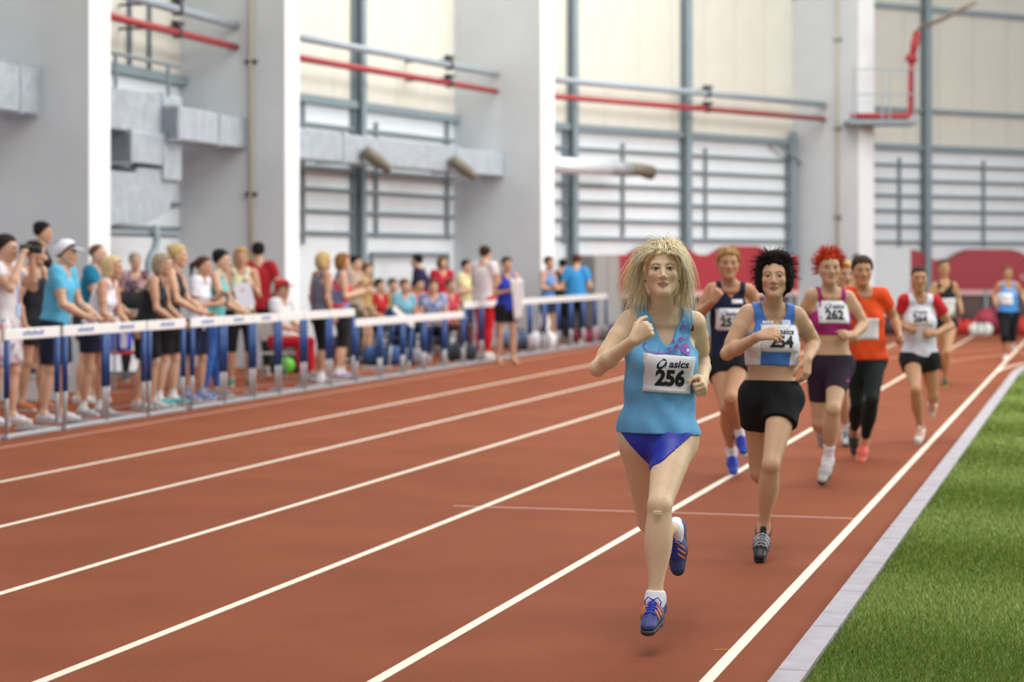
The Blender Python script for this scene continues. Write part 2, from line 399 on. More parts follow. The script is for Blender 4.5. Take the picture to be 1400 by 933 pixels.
        if h <= .0065:      # even out the skin of the legs
            msk = np.zeros(len(v), bool)
            for x in 'RL':
                g_ = P.leg[x]
                for p0_, p1_ in ((g_['H']+g_['tv']*.1*s, g_['K']), (g_['K'], g_['A']-g_['sv']*.02*s)):
                    ab_ = p1_-p0_; t_ = np.clip(((v-p0_) @ ab_)/(ab_ @ ab_), 0, 1); msk |= np.linalg.norm(v-p0_-t_[:, None]*ab_, axis=1) < .095*s
            for x in 'RL':
                msk &= np.linalg.norm(v-P.arm[x]['W'], axis=1) > .22*s
            e_ = np.concatenate([qd[:, [0, 1]], qd[:, [1, 2]], qd[:, [2, 3]], qd[:, [3, 0]]]); e_ = e_[msk[e_[:, 0]] | msk[e_[:, 1]]]
            cn = np.bincount(e_[:, 0], minlength=len(v))+np.bincount(e_[:, 1], minlength=len(v))
            for _ in range(14):
                sm = np.stack([np.bincount(e_[:, 0], v[e_[:, 1], i], len(v))+np.bincount(e_[:, 1], v[e_[:, 0], i], len(v)) for i in range(3)], 1)
                v = np.where((msk & (cn > 0))[:, None], v*.4+.6*sm/np.maximum(cn, 1)[:, None], v)
        P.v = v
        P.root = link(name, np_mesh(name, v, qd, P.base, True, P.colour(v)), SKIN); P.root.location = tuple(P.base)
        if eyes: P.eyes()
    def local(P, v):
        d = (v-P.O)/P.hs; return d @ P.hf, d @ P.hl, d @ P.hu
    def colour(P, v):
        c = np.tile(np.array(lin(P.skin), np.float32), (len(v), 1))
        f, l, u = P.local(v); h = P.h
        def mix(mask, col):
            nonlocal c; m = np.clip(mask, 0, 1)[:, None]; c = c*(1-m)+np.array(lin(col), np.float32)*m
        def seg(pts, w, soft):
            d = np.full(len(v), 9.)
            for (l0, u0), (l1, u1) in zip(pts[:-1], pts[1:]):
                t = np.clip(((l-l0)*(l1-l0)+(u-u0)*(u1-u0))/((l1-l0)**2+(u1-u0)**2), 0, 1); d = np.minimum(d, np.hypot(l-l0-t*(l1-l0), u-u0-t*(u1-u0)))
            return np.clip((w+soft-d)/soft, 0, 1)*(f > .05)
        sk = np.array(lin(P.skin)); sf = max(.003, h*.4)
        for e in (-1, 1):
            mix(.25*np.exp(-((l-e*.04)**2+(u+.03)**2)/.018**2)*(f > .03), '#c8705c')
            mix(.85*seg([(e*.018, .0215), (e*.032, .0265), (e*.047, .021)], .0016, sf), P.browc)
            mix((.8 if h < .0055 else .55)*seg([(e*.019, .0065), (e*.032, .0105), (e*.047, .006)], .0032, sf), '#4a3230' if h < .0055 else '#6a4a44')
        mix(.85*seg([(-.02, -.061), (-.006, -.0595), (.006, -.0595), (.02, -.061)], .003, sf), P.lips)
        mix(.75*seg([(-.016, -.066), (0, -.068), (.016, -.066)], .0035, sf), P.lips)
        mix(.8*seg([(-.019, -.0632), (.019, -.0632)], .0006, sf*.6), '#5a2a2a')
        return c
    def eyes(P):
        iris = mat('iris', '#4a4038', .15); 
        for e in (-1, 1):
            c = P.Hp(.0735, e*.0315, .004); m = MB(); r = .0124*P.hs
            m.sphere(c-P.base, r, 10, 8); o = m.build('eye', mat('eye_white', '#c4b8b2' if P.h < .0055 else '#8c7d76', .3), P.root, True)
            m = MB(); cc = c+P.hf*(r*.80); m.sphere(cc-P.base, (r*.30, r*.50, r*.50), 10, 6, P.HX); m.build('iris', mat('iris_colour', '#2a2422', .15), o, True)
    # ---- clothes
    def shell(P, name, prims, m, clips=(), fold=0., h=None, fold_f=60., parent=None):
        h = h or P.h
        F, ax, lo = field(prims, h, .02)
        X, Y, Z = ax[0][:, None, None], ax[1][None, :, None], ax[2][None, None, :]
        if fold:
            d = [(X-P.P0[0])*a[0]+(Y-P.P0[1])*a[1]+(Z-P.P0[2])*a[2] for a in (P.l, P.S, P.f)]
            F = F+fold*(np.sin(d[0]*fold_f+1.3*np.sin(d[1]*17)+.7)*.6+np.sin(d[1]*41+d[0]*33+1.1*np.sin(d[0]*25))*.55+np.sin(d[2]*fold_f*.8+d[1]*9)*.4)
        for cfun in clips: F = np.maximum(F, cfun(X, Y, Z))
        for a in range(3):
            for i in (0, -1):
                sl = [slice(None)]*3; sl[a] = i; F[tuple(sl)] = np.maximum(F[tuple(sl)], .01)
        v, q = nets(F, lo, h)
        if len(q) == 0: return None
        return link(name, np_mesh(name, v, q, P.base), m, parent or P.root)
    def plane(P, pt, n):
        return lambda X, Y, Z: (X-pt[0])*n[0]+(Y-pt[1])*n[1]+(Z-pt[2])*n[2]
    def hole(P, pr): return lambda X, Y, Z: -dist(pr, X, Y, Z)
    def at(P, f, l, u): return P.P0+P.f*f*P.s+P.l*l*P.s+P.S*(u*P.T/.52)
    def torso_prims(P, d, parts=('pelvis', 'torso', 'trap'), k=None):
        return [infl(p, d, k) for t in parts for p in P.pr[t]]
    def top(P, name, m, hem=-.03, sleeves=0., vneck=.05, neckr=.062, loose=0., flare=0., arm=.058, d=.009, fold=.0, sleeve_m=None, strap=.0, strapw=None, h=None):
        s = P.s; pr = P.torso_prims(d)+[infl(p, d) for t in ('clav', 'deltR', 'deltL') for p in P.pr[t]]
        if hem > .1: pr = [infl(p, d) for t in ('torso', 'trap', 'clav', 'deltR', 'deltL') for p in P.pr[t]]
        if flare:
            pr.append(cone(P.at(0, 0, .28), P.at(.0, 0, hem-.06), (.125+loose)*s*P.fat, (.125+loose+flare)*s*P.fat, .05, flat=(P.f, .72)))
        sl = [P.plane(P.at(0, 0, hem), -P.S)]
        sl.append(P.hole(cone(P.N+P.S*.06*s+P.f*.06*s, P.N-P.S*vneck*s+P.f*.13*s, neckr*s, neckr*s*(.25 if vneck > .09 else .8), 0)))
        sl.append(P.hole(cone(P.N+P.S*.03*s, P.N+P.S*.2*s, neckr*s, neckr*s, 0)))
        if not sleeves:
            a_ = (strapw or .106)*s; ku = np.array([-.3, -.132, -.116, -.09, -.05, 0, .1])*s; kl = np.array([.35, .35, .04, .004, -.008, 0, .01])*s+np.array([0, 0, a_, a_, a_, a_, a_])
            def armcut(X, Y, Z):
                d = [X-P.N[0], Y-P.N[1], Z-P.N[2]]; u = d[0]*P.S[0]+d[1]*P.S[1]+d[2]*P.S[2]; w_ = np.abs(d[0]*P.l[0]+d[1]*P.l[1]+d[2]*P.l[2]); return (w_-np.interp(u, ku, kl))*.8
            sl.append(armcut)
        else:
            if sleeve_m is None:
                for x in 'RL': pr += P.sleeve(x, sleeves, d)
        o = P.shell(name, pr, m, sl, fold, h)
        if sleeves and sleeve_m is not None:
            for x in 'RL': P.shell('sleeve', P.sleeve(x, sleeves, d+.003), sleeve_m, (), fold, parent=o)
        return o
    def sleeve(P, x, frac, d):
        a = P.arm[x]; s = P.s; L = np.linalg.norm(a['E']-a['S']); b = a['S']+a['ua']*L*frac
        return [infl(P.pr['delt'+x][0], d), cone(a['S'], b, .055*s+d, .05*s+d*1.3, .03, cut=(b, a['ua']))]
    def shorts(P, m, frac=.45, waist=.10, d=.008, leg=.012, name='shorts', fold=0., h=None, hemflare=.0):
        s = P.s; pr = [infl(p, d) for p in P.pr['pelvis']]+[infl(P.pr['torso'][0], d*.8)]
        for x in 'RL':
            g = P.leg[x]; b = g['H']+g['tv']*g['LT']*frac; r = np.interp(frac, [0, .5, 1], np.array(g['k1']))*s
            pr += [dict(infl(p, leg), cut=(b, g['tv'])) for p in P.pr['th'+x]]
            if hemflare > 0: pr.append(cone(g['H']-P.S*.0*s, b, g['k1'][0]*s+leg, r+leg+hemflare, .03*s, cut=(b, g['tv'])))
        return P.shell(name, pr, m, [P.plane(P.at(0, 0, waist), P.S)], fold, h)
    def trousers(P, m, frac=1., waist=.10, d=.006, leg=.006, name='tights', fold=0.):
        s = P.s; pr = [infl(p, d) for p in P.pr['pelvis']]+[infl(P.pr['torso'][0], d*.8)]
        for x in 'RL':
            g = P.leg[x]; pr += [infl(p, leg) for p in P.pr['th'+x]]
            b = g['K']+g['sv']*g['LS']*frac
            for p in P.pr['sh'+x]: pr.append(dict(infl(p, leg), cut=(b, g['sv'])) if p['t'] == 'c' else infl(p, leg))
        return P.shell(name, pr, m, [P.plane(P.at(0, 0, waist), P.S)], fold)
    def briefs(P, m, waist=.07):
        pr = [infl(p, .005) for p in P.pr['pelvis']+P.pr['thR'][:1]+P.pr['thL'][:1]+P.pr['torso'][:1]]
        C0 = P.at(0, 0, -.115); cl = [P.plane(P.at(0, 0, waist), P.S)]
        for e in (-1, 1):
            n = nrm(-P.S*.75+P.lh*e*.8); cl.append(P.plane(C0+P.lh*e*.03*P.s, n))
        return P.shell('briefs', pr, m, cl)
    def socks(P, m, hgt=.35, feet='RL'):
        for x in feet:
            g = P.leg[x]; a = g['A']-g['sv']*g['LS']*hgt
            P.shell('sock', [dict(infl(p, .0045), cut=(a, -g['sv'])) for p in P.pr['sh'+x][9:16]]+[infl(p, .0045) for p in P.pr['ft'+x][:2]], m, h=min(P.h, .008))
    def shoes(P, m, sole, h=None, lace=None, feet='RL', trim=None):
        s = P.s; h = h or min(P.h, .010)
        for x in feet:
            g = P.leg[x]; A, fd, fu, fl = g['A'], g['fd'], g['fu'], g['fl']
            if isinstance(m, dict): mm = m[x]
            else: mm = m
            bot = A-fu*.078*s
            tg = nrm(-g['sv']+fd*.15)
            up = [cone(A-fd*.02*s-fu*.04*s, A-fd*.012*s-fu*.005*s, .042*s, .039*s, .02, cut=(A+fu*.008*s, nrm(fu+fd*-.1))), cone(A+fd*.03*s-fu*.01*s, A+fd*.026*s+tg*.022*s, .022*s, .018*s, .012),
                  cone(bot+fd*-.03*s+fu*.03*s, bot+fd*.08*s+fu*.034*s, .036*s, .043*s, .02, flat=(fu, .85)), cone(bot+fd*.07*s+fu*.034*s, bot+fd*.158*s+fu*.026*s, .043*s, .033*s, .02, flat=(fu, .7)),
                  cone(A+fd*.0*s-fu*.015*s, bot+fd*.10*s+fu*.045*s, .034*s, .028*s, .02)]
            o = P.shell('shoe', up, mm, [P.plane(bot+fu*.012*s, -fu)], h=h)
            so = [cone(bot+fd*-.032*s+fu*.005*s, bot+fd*.08*s+fu*.005*s, .036*s, .044*s, .01), cone(bot+fd*.08*s+fu*.005*s, bot+fd*.165*s+fu*.010*s, .044*s, .032*s, .01)]
            P.shell('sole', so, sole, [P.plane(bot+fu*.016*s, fu), P.plane(bot-fu*.006*s, -fu)], h=h, parent=o)
            if lace is not None or trim is not None:
                me = o.data; vv = np.zeros(len(me.vertices)*3, np.float32); me.vertices.foreach_get('co', vv); vv = vv.reshape(-1, 3)
                bv = BVHTree.FromPolygons([Vector(q) for q in vv], [tuple(p.vertices) for p in me.polygons])
                def cast(p, d, off):
                    r = bv.ray_cast(Vector(p-P.base), Vector(-d), .4); return None if r[0] is None else np.array(r[0])+d*off
            if lace is not None:
                for i in range(5):
                    line = [cast(bot+fd*(.055+.016*i+.004*(e % 2))*s+fl*w_*s+fu*.2*s, fu, .0015*s) for e, w_ in enumerate((-.024, -.012, 0, .012, .024))]
                    line = [q for q in line if q is not None]
                    if len(line) > 2: MB().tube(line, .0036*s, 5).build('lace', lace, o, True)
                for e in (-1, 1):
                    q = cast(bot+fd*.052*s+fu*.2*s, fu, .004*s)
                    if q is not None and P.h < .006: MB().tube([q, q+fl*e*.02*s+fu*.012*s, q+fl*e*.034*s-fu*.006*s, q+fl*e*.03*s-fu*.03*s+fd*.01*s], .0028*s, 5).build('lace', lace, o, True)
            if trim is not None:
                for sd in (-1, 1):
                    for i in range(3):
                        line = [cast(bot+fd*(.055+.024*i+.022*(1-q))*s+fl*sd*(.043-.026*q)*s+fu*.2*s, fu, .0008*s) for q in np.linspace(0, 1, 6)]
                        line = [q for q in line if q is not None]
                        if len(line) > 2: MB().tube(line, .0042*s, 5).build('stripe', trim, o, True)
    # ---- hair
    def thr(P, f): return np.interp(f, [-1, -.2, .25, .62, .92], [-.95, -.62, -.02, .42, .50])
    def hair_cap(P, m, thick=.014, extra=(), noise=.0, k=.02, name='hair', parts=True, h=None, low=0., jag=.10):
        hs = P.hs; c = P.Hp(-.012, 0, .03); A = P.HX; r = np.array([.093, .073, .082])*hs
        pr = [ell(c, A, r+thick*hs, k*hs)]
        def clip(X, Y, Z):
            d = [(X-c[0])*A[i, 0]+(Y-c[1])*A[i, 1]+(Z-c[2])*A[i, 2] for i in range(3)]
            n = np.sqrt((d[0]/r[0])**2+(d[1]/r[1])**2+(d[2]/r[2])**2)+1e-6
            return (P.thr(d[0]/r[0]/n)-low-d[2]/r[2]/n+jag*np.sin(d[1]*150/hs+2*np.sin(d[2]*60/hs))*(.5+.5*np.sin(d[0]*110/hs)))*.05*n
        ex = [p for p in extra]
        h = h or min(P.h, .011)
        F, ax, lo = field(pr+[dict(e, r=e['r']*1e-3+1e-4) if e['t'] == 'e' else dict(e, ra=1e-4, rb=1e-4) for e in ex], h, .07)
        X, Y, Z = ax[0][:, None, None], ax[1][None, :, None], ax[2][None, None, :]
        F = dist(pr[0], X, Y, Z)
        F = np.maximum(F, clip(X, Y, Z))
        for e in ex:
            d = dist(e, X, Y, Z)
            if e['sub']: F = np.maximum(F, -d)
            else:
                kk = e['k']; hh = np.maximum(kk-np.abs(F-d), 0)/kk; F = np.minimum(F, d)-hh*hh*kk*.25
        if noise: F = F+noise*hs*(np.sin(X*190+Z*40)*np.sin(Y*170+Z*30)+.7*np.sin(X*90+Y*80+Z*110))
        for a in range(3):
            for i in (0, -1):
                sl = [slice(None)]*3; sl[a] = i; F[tuple(sl)] = np.maximum(F[tuple(sl)], .01)
        v, q = nets(F.astype(np.float32), lo, h)
        return link(name, np_mesh(name, v, q, P.base), m, P.root)
    def face_cut(P, fwd=.105, w=.056, low=-.12, high=.03):
        return [dict(ell(P.Hp(fwd, 0, (low+high)/2), P.HX, np.array([.075, w, (high-low)/2*1.15])*P.hs, 0.), sub=True)]
    def hair(P, kind, col, h=None):
        hs = P.hs; m = mat('hair', col, .75, noise=.4, nscale=45, bump=.8, bscale=90, spec=.2); HX = P.HX; B = lambda *r: np.array(r)*hs
        if kind == 'short': return P.hair_cap(m, .015, [ell(P.Hp(-.035, 0, .075), HX, B(.085, .08, .055), .02)], noise=.0035)
        if kind == 'crop': return P.hair_cap(m, .007)
        if kind == 'bald': return P.hair_cap(m, .005, low=-.35)
        if kind == 'spiky': return P.hair_cap(m, .013, noise=.004)
        if kind == 'bob':
            ex = [ell(P.Hp(-.035, e*.06, -.03), HX, B(.062, .035, .09), .03) for e in (-1, 1)]+[ell(P.Hp(-.075, 0, -.02), HX, B(.045, .078, .1), .03)]+P.face_cut()
            return P.hair_cap(m, .02, ex, .0015)
        if kind == 'long':
            ex = [ell(P.Hp(-.035, e*.062, -.06), HX, B(.055, .032, .13), .03) for e in (-1, 1)]+[ell(P.Hp(-.085, 0, -.07), HX, B(.045, .075, .17), .03)]+P.face_cut()
            return P.hair_cap(m, .022, ex, .0015)
        if kind == 'pony':
            o = P.hair_cap(m, .012)
            b = [cone(P.Hp(-.10, 0, .04), P.Hp(-.15, 0, -.0), .03*hs, .03*hs, .02), cone(P.Hp(-.15, 0, 0), P.Hp(-.16, 0, -.14), .03*hs, .012*hs, .02)]
            P.shell('ponytail', b, m, parent=o); return o
        if kind == 'bun':
            o = P.hair_cap(m, .016, [ell(P.Hp(-.09, 0, .075), HX, B(.045, .045, .04), .02)]); return o
    def strands(P, m, n, L, grav, lift, width, seed, wind=(0, 0, 0), noise=.25, npt=7, curl=0., region=None, name='strands', parent=None, lock=90, back=.0, spread=0.):
        rg = np.random.default_rng(seed); hs = P.hs; c = P.Hp(-.012, 0, .03); r = np.array([.093, .073, .082])*hs
        mb_v = []; mb_f = []; cnt = 0
        lk = rg.normal(0, 1, (lock, 3)); lp = rg.normal(0, 1, (lock, 3)); lp /= np.linalg.norm(lp, axis=1)[:, None]
        wind = np.array(wind, float); tries = 0
        while cnt < n and tries < n*20:
            tries += 1
            u = rg.normal(0, 1, 3); u /= np.linalg.norm(u)
            if u[2] < P.thr(u[0]): continue
            if region is not None and not region(u): continue
            p = c+P.HX.T @ (r*u*1.0); nn = nrm(P.HX.T @ (u/r)); li = lk[np.argmax(lp @ u)]
            dn = -P.hu*(1-.8*max(u[0], 0))-P.hf*back+P.hl*np.sign(u[1]+.05)*max(u[0], 0)*1.2; dn = nrm(dn-nn*(dn @ nn)) if abs(nrm(dn) @ nn) < .98 else nrm(np.cross(nn, P.hl))
            d = nrm(nn*lift+dn*(1-lift)+wind*.5+li*noise*.5+rg.normal(0, noise*.35, 3)); ln = L*rg.uniform(.7, 1.1); st = ln/(npt-1)
            pts = [p]
            for i in range(npt-1):
                p = p+d*st; q = (P.HX @ (p-c))/(r*1.08); k0 = np.linalg.norm(q)
                if k0 < 1: p = c+(p-c)/k0
                q = P.HX @ (p-P.O)/hs
                if q[0] > -.01 and q[2] < .07 and abs(q[1]) < .082 and p[2] > P.O[2]-.16*hs:
                    p = p+P.hl*hs*((.082 if q[1] > 0 else -.082)*(.8+.2*min(1, (q[0]+.01)/.05))-q[1])*.7-P.hf*.01
                g2 = nrm(p-c)
                d = d+P.hl*np.sign(u[1]+.03)*spread+np.array([0, 0, -1.])*grav+wind*(.5+.5*i/npt)*.5+li*noise*.22+rg.normal(0, noise*.12, 3)
                if k0 < 1.15: d = d-g2*min(d @ g2, 0)
                # hair lies on the shoulders and the neck instead of sinking into them
                d = nrm(d); pts.append(p)
            loc = (np.array(pts)-P.O) @ P.HX.T/hs
            if np.any((loc[:, 0] > -.05) & (np.abs(loc[:, 1]) < .055) & (loc[:, 2] < -.07)): continue
            w = width*rg.uniform(.6, 1.2)
            k = len(mb_v)
            for i, q in enumerate(pts):
                t = nrm(pts[min(i+1, npt-1)]-pts[max(i-1, 0)]); a = nrm(np.cross(t, g2)); b = np.cross(t, a); rr = w*(1-.85*(i/(npt-1))**1.5)
                mb_v += [q+a*rr-P.base, q-a*rr*.5+b*rr*.8-P.base, q-a*rr*.5-b*rr*.8-P.base]
            for i in range(npt-1):
                for e in range(3): mb_f.append((k+3*i+e, k+3*i+(e+1) % 3, k+3*i+3+(e+1) % 3, k+3*i+3+e))
            cnt += 1
        v = np.array(mb_v); me = np_mesh(name, v, np.array(mb_f), np.zeros(3)); 
        return link(name, me, m, parent or P.root)
    # ---- numbers pinned to the clothes
    def drape(P, o, centre, uax, vax, nrmax, w, hgt):
        me = o.data; v = np.zeros(len(me.vertices)*3, np.float32); me.vertices.foreach_get('co', v); v = v.reshape(-1, 3)+P.base
        q = [tuple(p.vertices) for p in me.polygons]; bvh = BVHTree.FromPolygons([Vector(x) for x in v], q)
        F, ax, lo = field([infl(p, .006) for t in ('torso', 'pelvis') for p in P.pr[t]], .012); tv_, tq = nets(F, lo, .012)
        bvh2 = BVHTree.FromPolygons([Vector(x) for x in tv_], [tuple(map(int, x)) for x in tq])
        U, Vv, D = [], [], []
        for u in np.linspace(-w/2, w/2, 11):
            for t in np.linspace(-hgt/2, hgt/2, 9):
                p = centre+uax*u+vax*t+nrmax*.5
                hit = bvh.ray_cast(Vector(p), Vector(-nrmax), 1.2)
                h2 = bvh2.ray_cast(Vector(p), Vector(-nrmax), 1.2); dd_ = [.5-q[3] for q in (hit, h2) if q[0] is not None]
                if dd_: U.append(u); Vv.append(t); D.append(max(dd_))
        U, Vv, D = map(np.array, (U, Vv, D))
        M = lambda a, b: np.stack([np.ones_like(a), a, b, a*a, a*b, b*b, a**3, a*a*b, a*b*b, b**3, a**4, a*a*b*b], -1)
        wgt = np.ones(len(D))
        for _ in range(3):
            cf = np.linalg.lstsq(M(U, Vv)*wgt[:, None]+0, D*wgt, rcond=None)[0]; res = D-M(U, Vv) @ cf; wgt = np.where(res > 0, 2.5, 1.)
        lift = max(0, np.percentile(D-M(U, Vv) @ cf, 98))
        def f(a, b, off=0.):
            a = np.asarray(a, float); b = np.asarray(b, float)
            d = M(a, b) @ cf+lift+off
            return centre+a[..., None]*uax+b[..., None]*vax+d[..., None]*nrmax
        return f
    def sheet(P, name, f, corners, m, parent, n=10, off=.002, wob=.0):
        """a thin draped sheet with the four corners (u,v) TL TR BR BL"""
        c = np.array(corners, float); uv = np.array([[(c[0]*(1-a)+c[1]*a)*(1-b)+(c[3]*(1-a)+c[2]*a)*b for a in np.linspace(0, 1, n)] for b in np.linspace(0, 1, n)])
        wv = wob*(np.sin(uv[..., 0]*70+1)*np.sin(uv[..., 1]*55+.4))
        top = f(uv[..., 0], uv[..., 1], off)+wv[..., None]*P.f; bot = f(uv[..., 0], uv[..., 1], off-.0015)+wv[..., None]*P.f
        v = np.concatenate([top.reshape(-1, 3), bot.reshape(-1, 3)])-P.base; N = n*n; fc = []
        for j in range(n-1):
            for i in range(n-1):
                a = j*n+i; fc += [(a, a+n, a+n+1, a+1), (N+a, N+a+1, N+a+n+1, N+a+n)]
        ring = [i for i in range(n)]+[j*n+n-1 for j in range(1, n)]+[(n-1)*n+i for i in range(n-2, -1, -1)]+[j*n for j in range(n-2, 0, -1)]
        for a, b in zip(ring, ring[1:]+ring[:1]): fc.append((a, b, N+b, N+a))
        return link(name, raw_mesh(name, v, fc, True), m, parent)
    def print_text(P, name, f, txt, size, cu, cv, m, parent, bold=.0, shear=0., rot=0., off=.0035, sx=1.):
        uv, faces = text_shape(txt, size, bold, shear)
        ca, sa = math.cos(rot), math.sin(rot); u = uv[:, 0]*sx; w = uv[:, 1]
        v = f(cu+u*ca-w*sa, cv+u*sa+w*ca, off)-P.base
        return link(name, raw_mesh(name, v, faces), m, parent)
    def ribbon(P, name, f, strokes, m, parent, off=.004):
        """flat strokes [(points(u,v), widths)] laid on the cloth"""
        V, Fc = [], []
        for pts, ws in strokes:
            pts = np.array(pts, float); n = len(pts); ws = np.array(ws if hasattr(ws, '__len__') else [ws]*n)
            t = np.gradient(pts, axis=0); t /= np.linalg.norm(t, axis=1)[:, None]+1e-9; nn = np.stack([-t[:, 1], t[:, 0]], 1)
            a = pts+nn*ws[:, None]/2; b = pts-nn*ws[:, None]/2; k = len(V)
            for i in range(n): V += [f(a[i, 0], a[i, 1], off)-P.base, f(b[i, 0], b[i, 1], off)-P.base]
            for i in range(n-1): Fc.append((k+2*i, k+2*i+1, k+2*i+3, k+2*i+2))
        return link(name, raw_mesh(name, V, Fc), m, parent)
TXT = {}
def text_shape(txt, size, bold=0., shear=0.):
    key = (txt, size, bold, shear)
    if key not in TXT:
        cu = bpy.data.curves.new('lettering', 'FONT'); cu.body = txt; cu.size = size; cu.align_x = 'CENTER'; cu.align_y = 'CENTER'
        cu.offset = bold; cu.shear = shear; cu.resolution_u = 4; cu.fill_mode = 'BOTH'
        o = bpy.data.objects.new('lettering', cu); COL.objects.link(o); bpy.context.view_layer.update()
        me = bpy.data.meshes.new_from_object(o.evaluated_get(bpy.context.evaluated_depsgraph_get()))
        uv = np.array([(p.co.x, p.co.y) for p in me.vertices]); fc = [tuple(p.vertices) for p in me.polygons]
        bpy.data.objects.remove(o); bpy.data.curves.remove(cu); bpy.data.meshes.remove(me)
        TXT[key] = (uv, fc)
    return TXT[key]
def arc(cx, cy, rx, ry, a0, a1, n=16, tilt=0.):
    a = np.radians(np.linspace(a0, a1, n)); x = rx*np.cos(a); y = ry*np.sin(a); c, s = math.cos(tilt), math.sin(tilt)
    return np.stack([cx+x*c-y*s, cy+x*s+y*c], 1)
# ------------------------------------------------------------------ the hall: track, turf, walls
TH = math.atan(799/FPX); TD = np.array([math.sin(TH), math.cos(TH), 0]); TN = np.array([math.cos(TH), -math.sin(TH), 0]); UP = np.array([0, 0, 1.])
def tr(s, n, z=0.): return TD*s+TN*n+UP*z
def track_material():
    m = bpy.data.materials.new('track_rubber'); m.use_nodes = True; nt = m.node_tree; b = nt.nodes['Principled BSDF']
    tc = nt.nodes.new('ShaderNodeTexCoord')
    n1 = nt.nodes.new('ShaderNodeTexNoise'); n1.inputs['Scale'].default_value = 260; n1.inputs['Detail'].default_value = 2
    n2 = nt.nodes.new('ShaderNodeTexNoise'); n2.inputs['Scale'].default_value = 1.1; n2.inputs['Detail'].default_value = 5
    for n in (n1, n2): nt.links.new(tc.outputs['Object'], n.inputs['Vector'])
    r1 = nt.nodes.new('ShaderNodeValToRGB'); r1.color_ramp.elements[0].position = .3; r1.color_ramp.elements[1].position = .72
    r1.color_ramp.elements[0].color = (*lin('#723c29'), 1); r1.color_ramp.elements[1].color = (*lin('#98593f'), 1)
    nt.links.new(n1.outputs['Fac'], r1.inputs[0])
    mr = nt.nodes.new('ShaderNodeMapRange'); mr.inputs[1].default_value = .35; mr.inputs[2].default_value = .65; mr.inputs[3].default_value = .92; mr.inputs[4].default_value = 1.07
    nt.links.new(n2.outputs['Fac'], mr.inputs[0])
    mx = nt.nodes.new('ShaderNodeMix'); mx.data_type = 'RGBA'; mx.blend_type = 'MULTIPLY'; mx.inputs[0].default_value = 1
    nt.links.new(r1.outputs[0], mx.inputs[6]); nt.links.new(mr.outputs[0], mx.inputs[7]); nt.links.new(mx.outputs[2], b.inputs['Base Color'])
    bp = nt.nodes.new('ShaderNodeBump'); bp.inputs['Strength'].default_value = .35; bp.inputs['Distance'].default_value = .004
    nt.links.new(n1.outputs['Fac'], bp.inputs['Height']); nt.links.new(bp.outputs[0], b.inputs['Normal'])
    b.inputs['Roughness'].default_value = .75; b.inputs['Specular IOR Level'].default_value = .04
    return m
M_TRACK = track_material()
floor = MB().add([(-40, -4, 0), (60, -4, 0), (60, 75, 0), (-40, 75, 0)], [(0, 1, 2, 3)]).build('floor', M_TRACK); tag(floor, kind='structure')
M_LINE = mat('line_paint', '#e6dcc8', .55, noise=.05, nscale=30, bump=.1, bscale=150)
M_LINE2 = mat('thin_line_paint', '#d8b0a0', .6, noise=.08, nscale=20)
def strip(name, path, w, z, m, parent, thick=.0015):
    path = np.array(path); t = np.gradient(path, axis=0); t /= np.linalg.norm(t, axis=1)[:, None]; n = np.stack([t[:, 1], -t[:, 0]], 1)
    a = path+n*w/2; b = path-n*w/2; k = len(path)
    v = [(*p, z+thick) for p in a]+[(*p, z+thick) for p in b]+[(*p, z) for p in a]+[(*p, z) for p in b]; f = []
    for i in range(k-1): f += [(i, i+1, k+i+1, k+i), (2*k+i, i+0, i+1, 2*k+i+1)[::-1], (k+i, k+i+1, 3*k+i+1, 3*k+i)[::-1]]
    f += [(0, k, 3*k, 2*k), (k-1, 2*k-1, 4*k-1, 3*k-1)[::-1]]
    return link(name, raw_mesh(name, v, f), m, parent)
CT = math.cos(TH); S0, RC = 31.0, 20.0
NL = [r*CAMH*CT for r in (-.935, -1.73, -2.53, -3.33, -4.18, -5.04, -5.97, -6.87, -7.7)]
NC = NL[0]+RC                                   # centre of the bend
for i, n in enumerate(NL):
    w = .05 if i < 6 else .045
    strip('lane_line', [tr(-2, n)[:2], tr(49, n)[:2]], w, .0003, M_LINE if i < 6 else mat('worn_line_paint', '#b98f7c', .6, noise=.1), floor)
    if i < 4:
        r = NC-n; pts = [tr(S0+r*math.sin(a), NC-r*math.cos(a))[:2] for a in np.linspace(.0, 1.15, 30)]
        strip('bend_line', pts, .05, .0012, M_LINE if i == 0 else mat('bend_line_paint', '#c79a88', .6, noise=.08), floor)
sx = zg(709)/CT-.37
p0 = Pt(1167, 709.5, zg(709.5)); p0[2] = 0; s_x = p0 @ TD
strip('cross_line', [tr(s_x, NL[0]-.02)[:2], tr(s_x, NL[0]-2.6)[:2]], .022, .0006, M_LINE2, floor)
p0 = Pt(992, 889, zg(889)); strip('floor_mark', [p0[:2]+np.array([-.045, -.002]), p0[:2]+np.array([.045, .002])], .007, .0006, mat('yellow_mark', '#c89838', .6), floor)
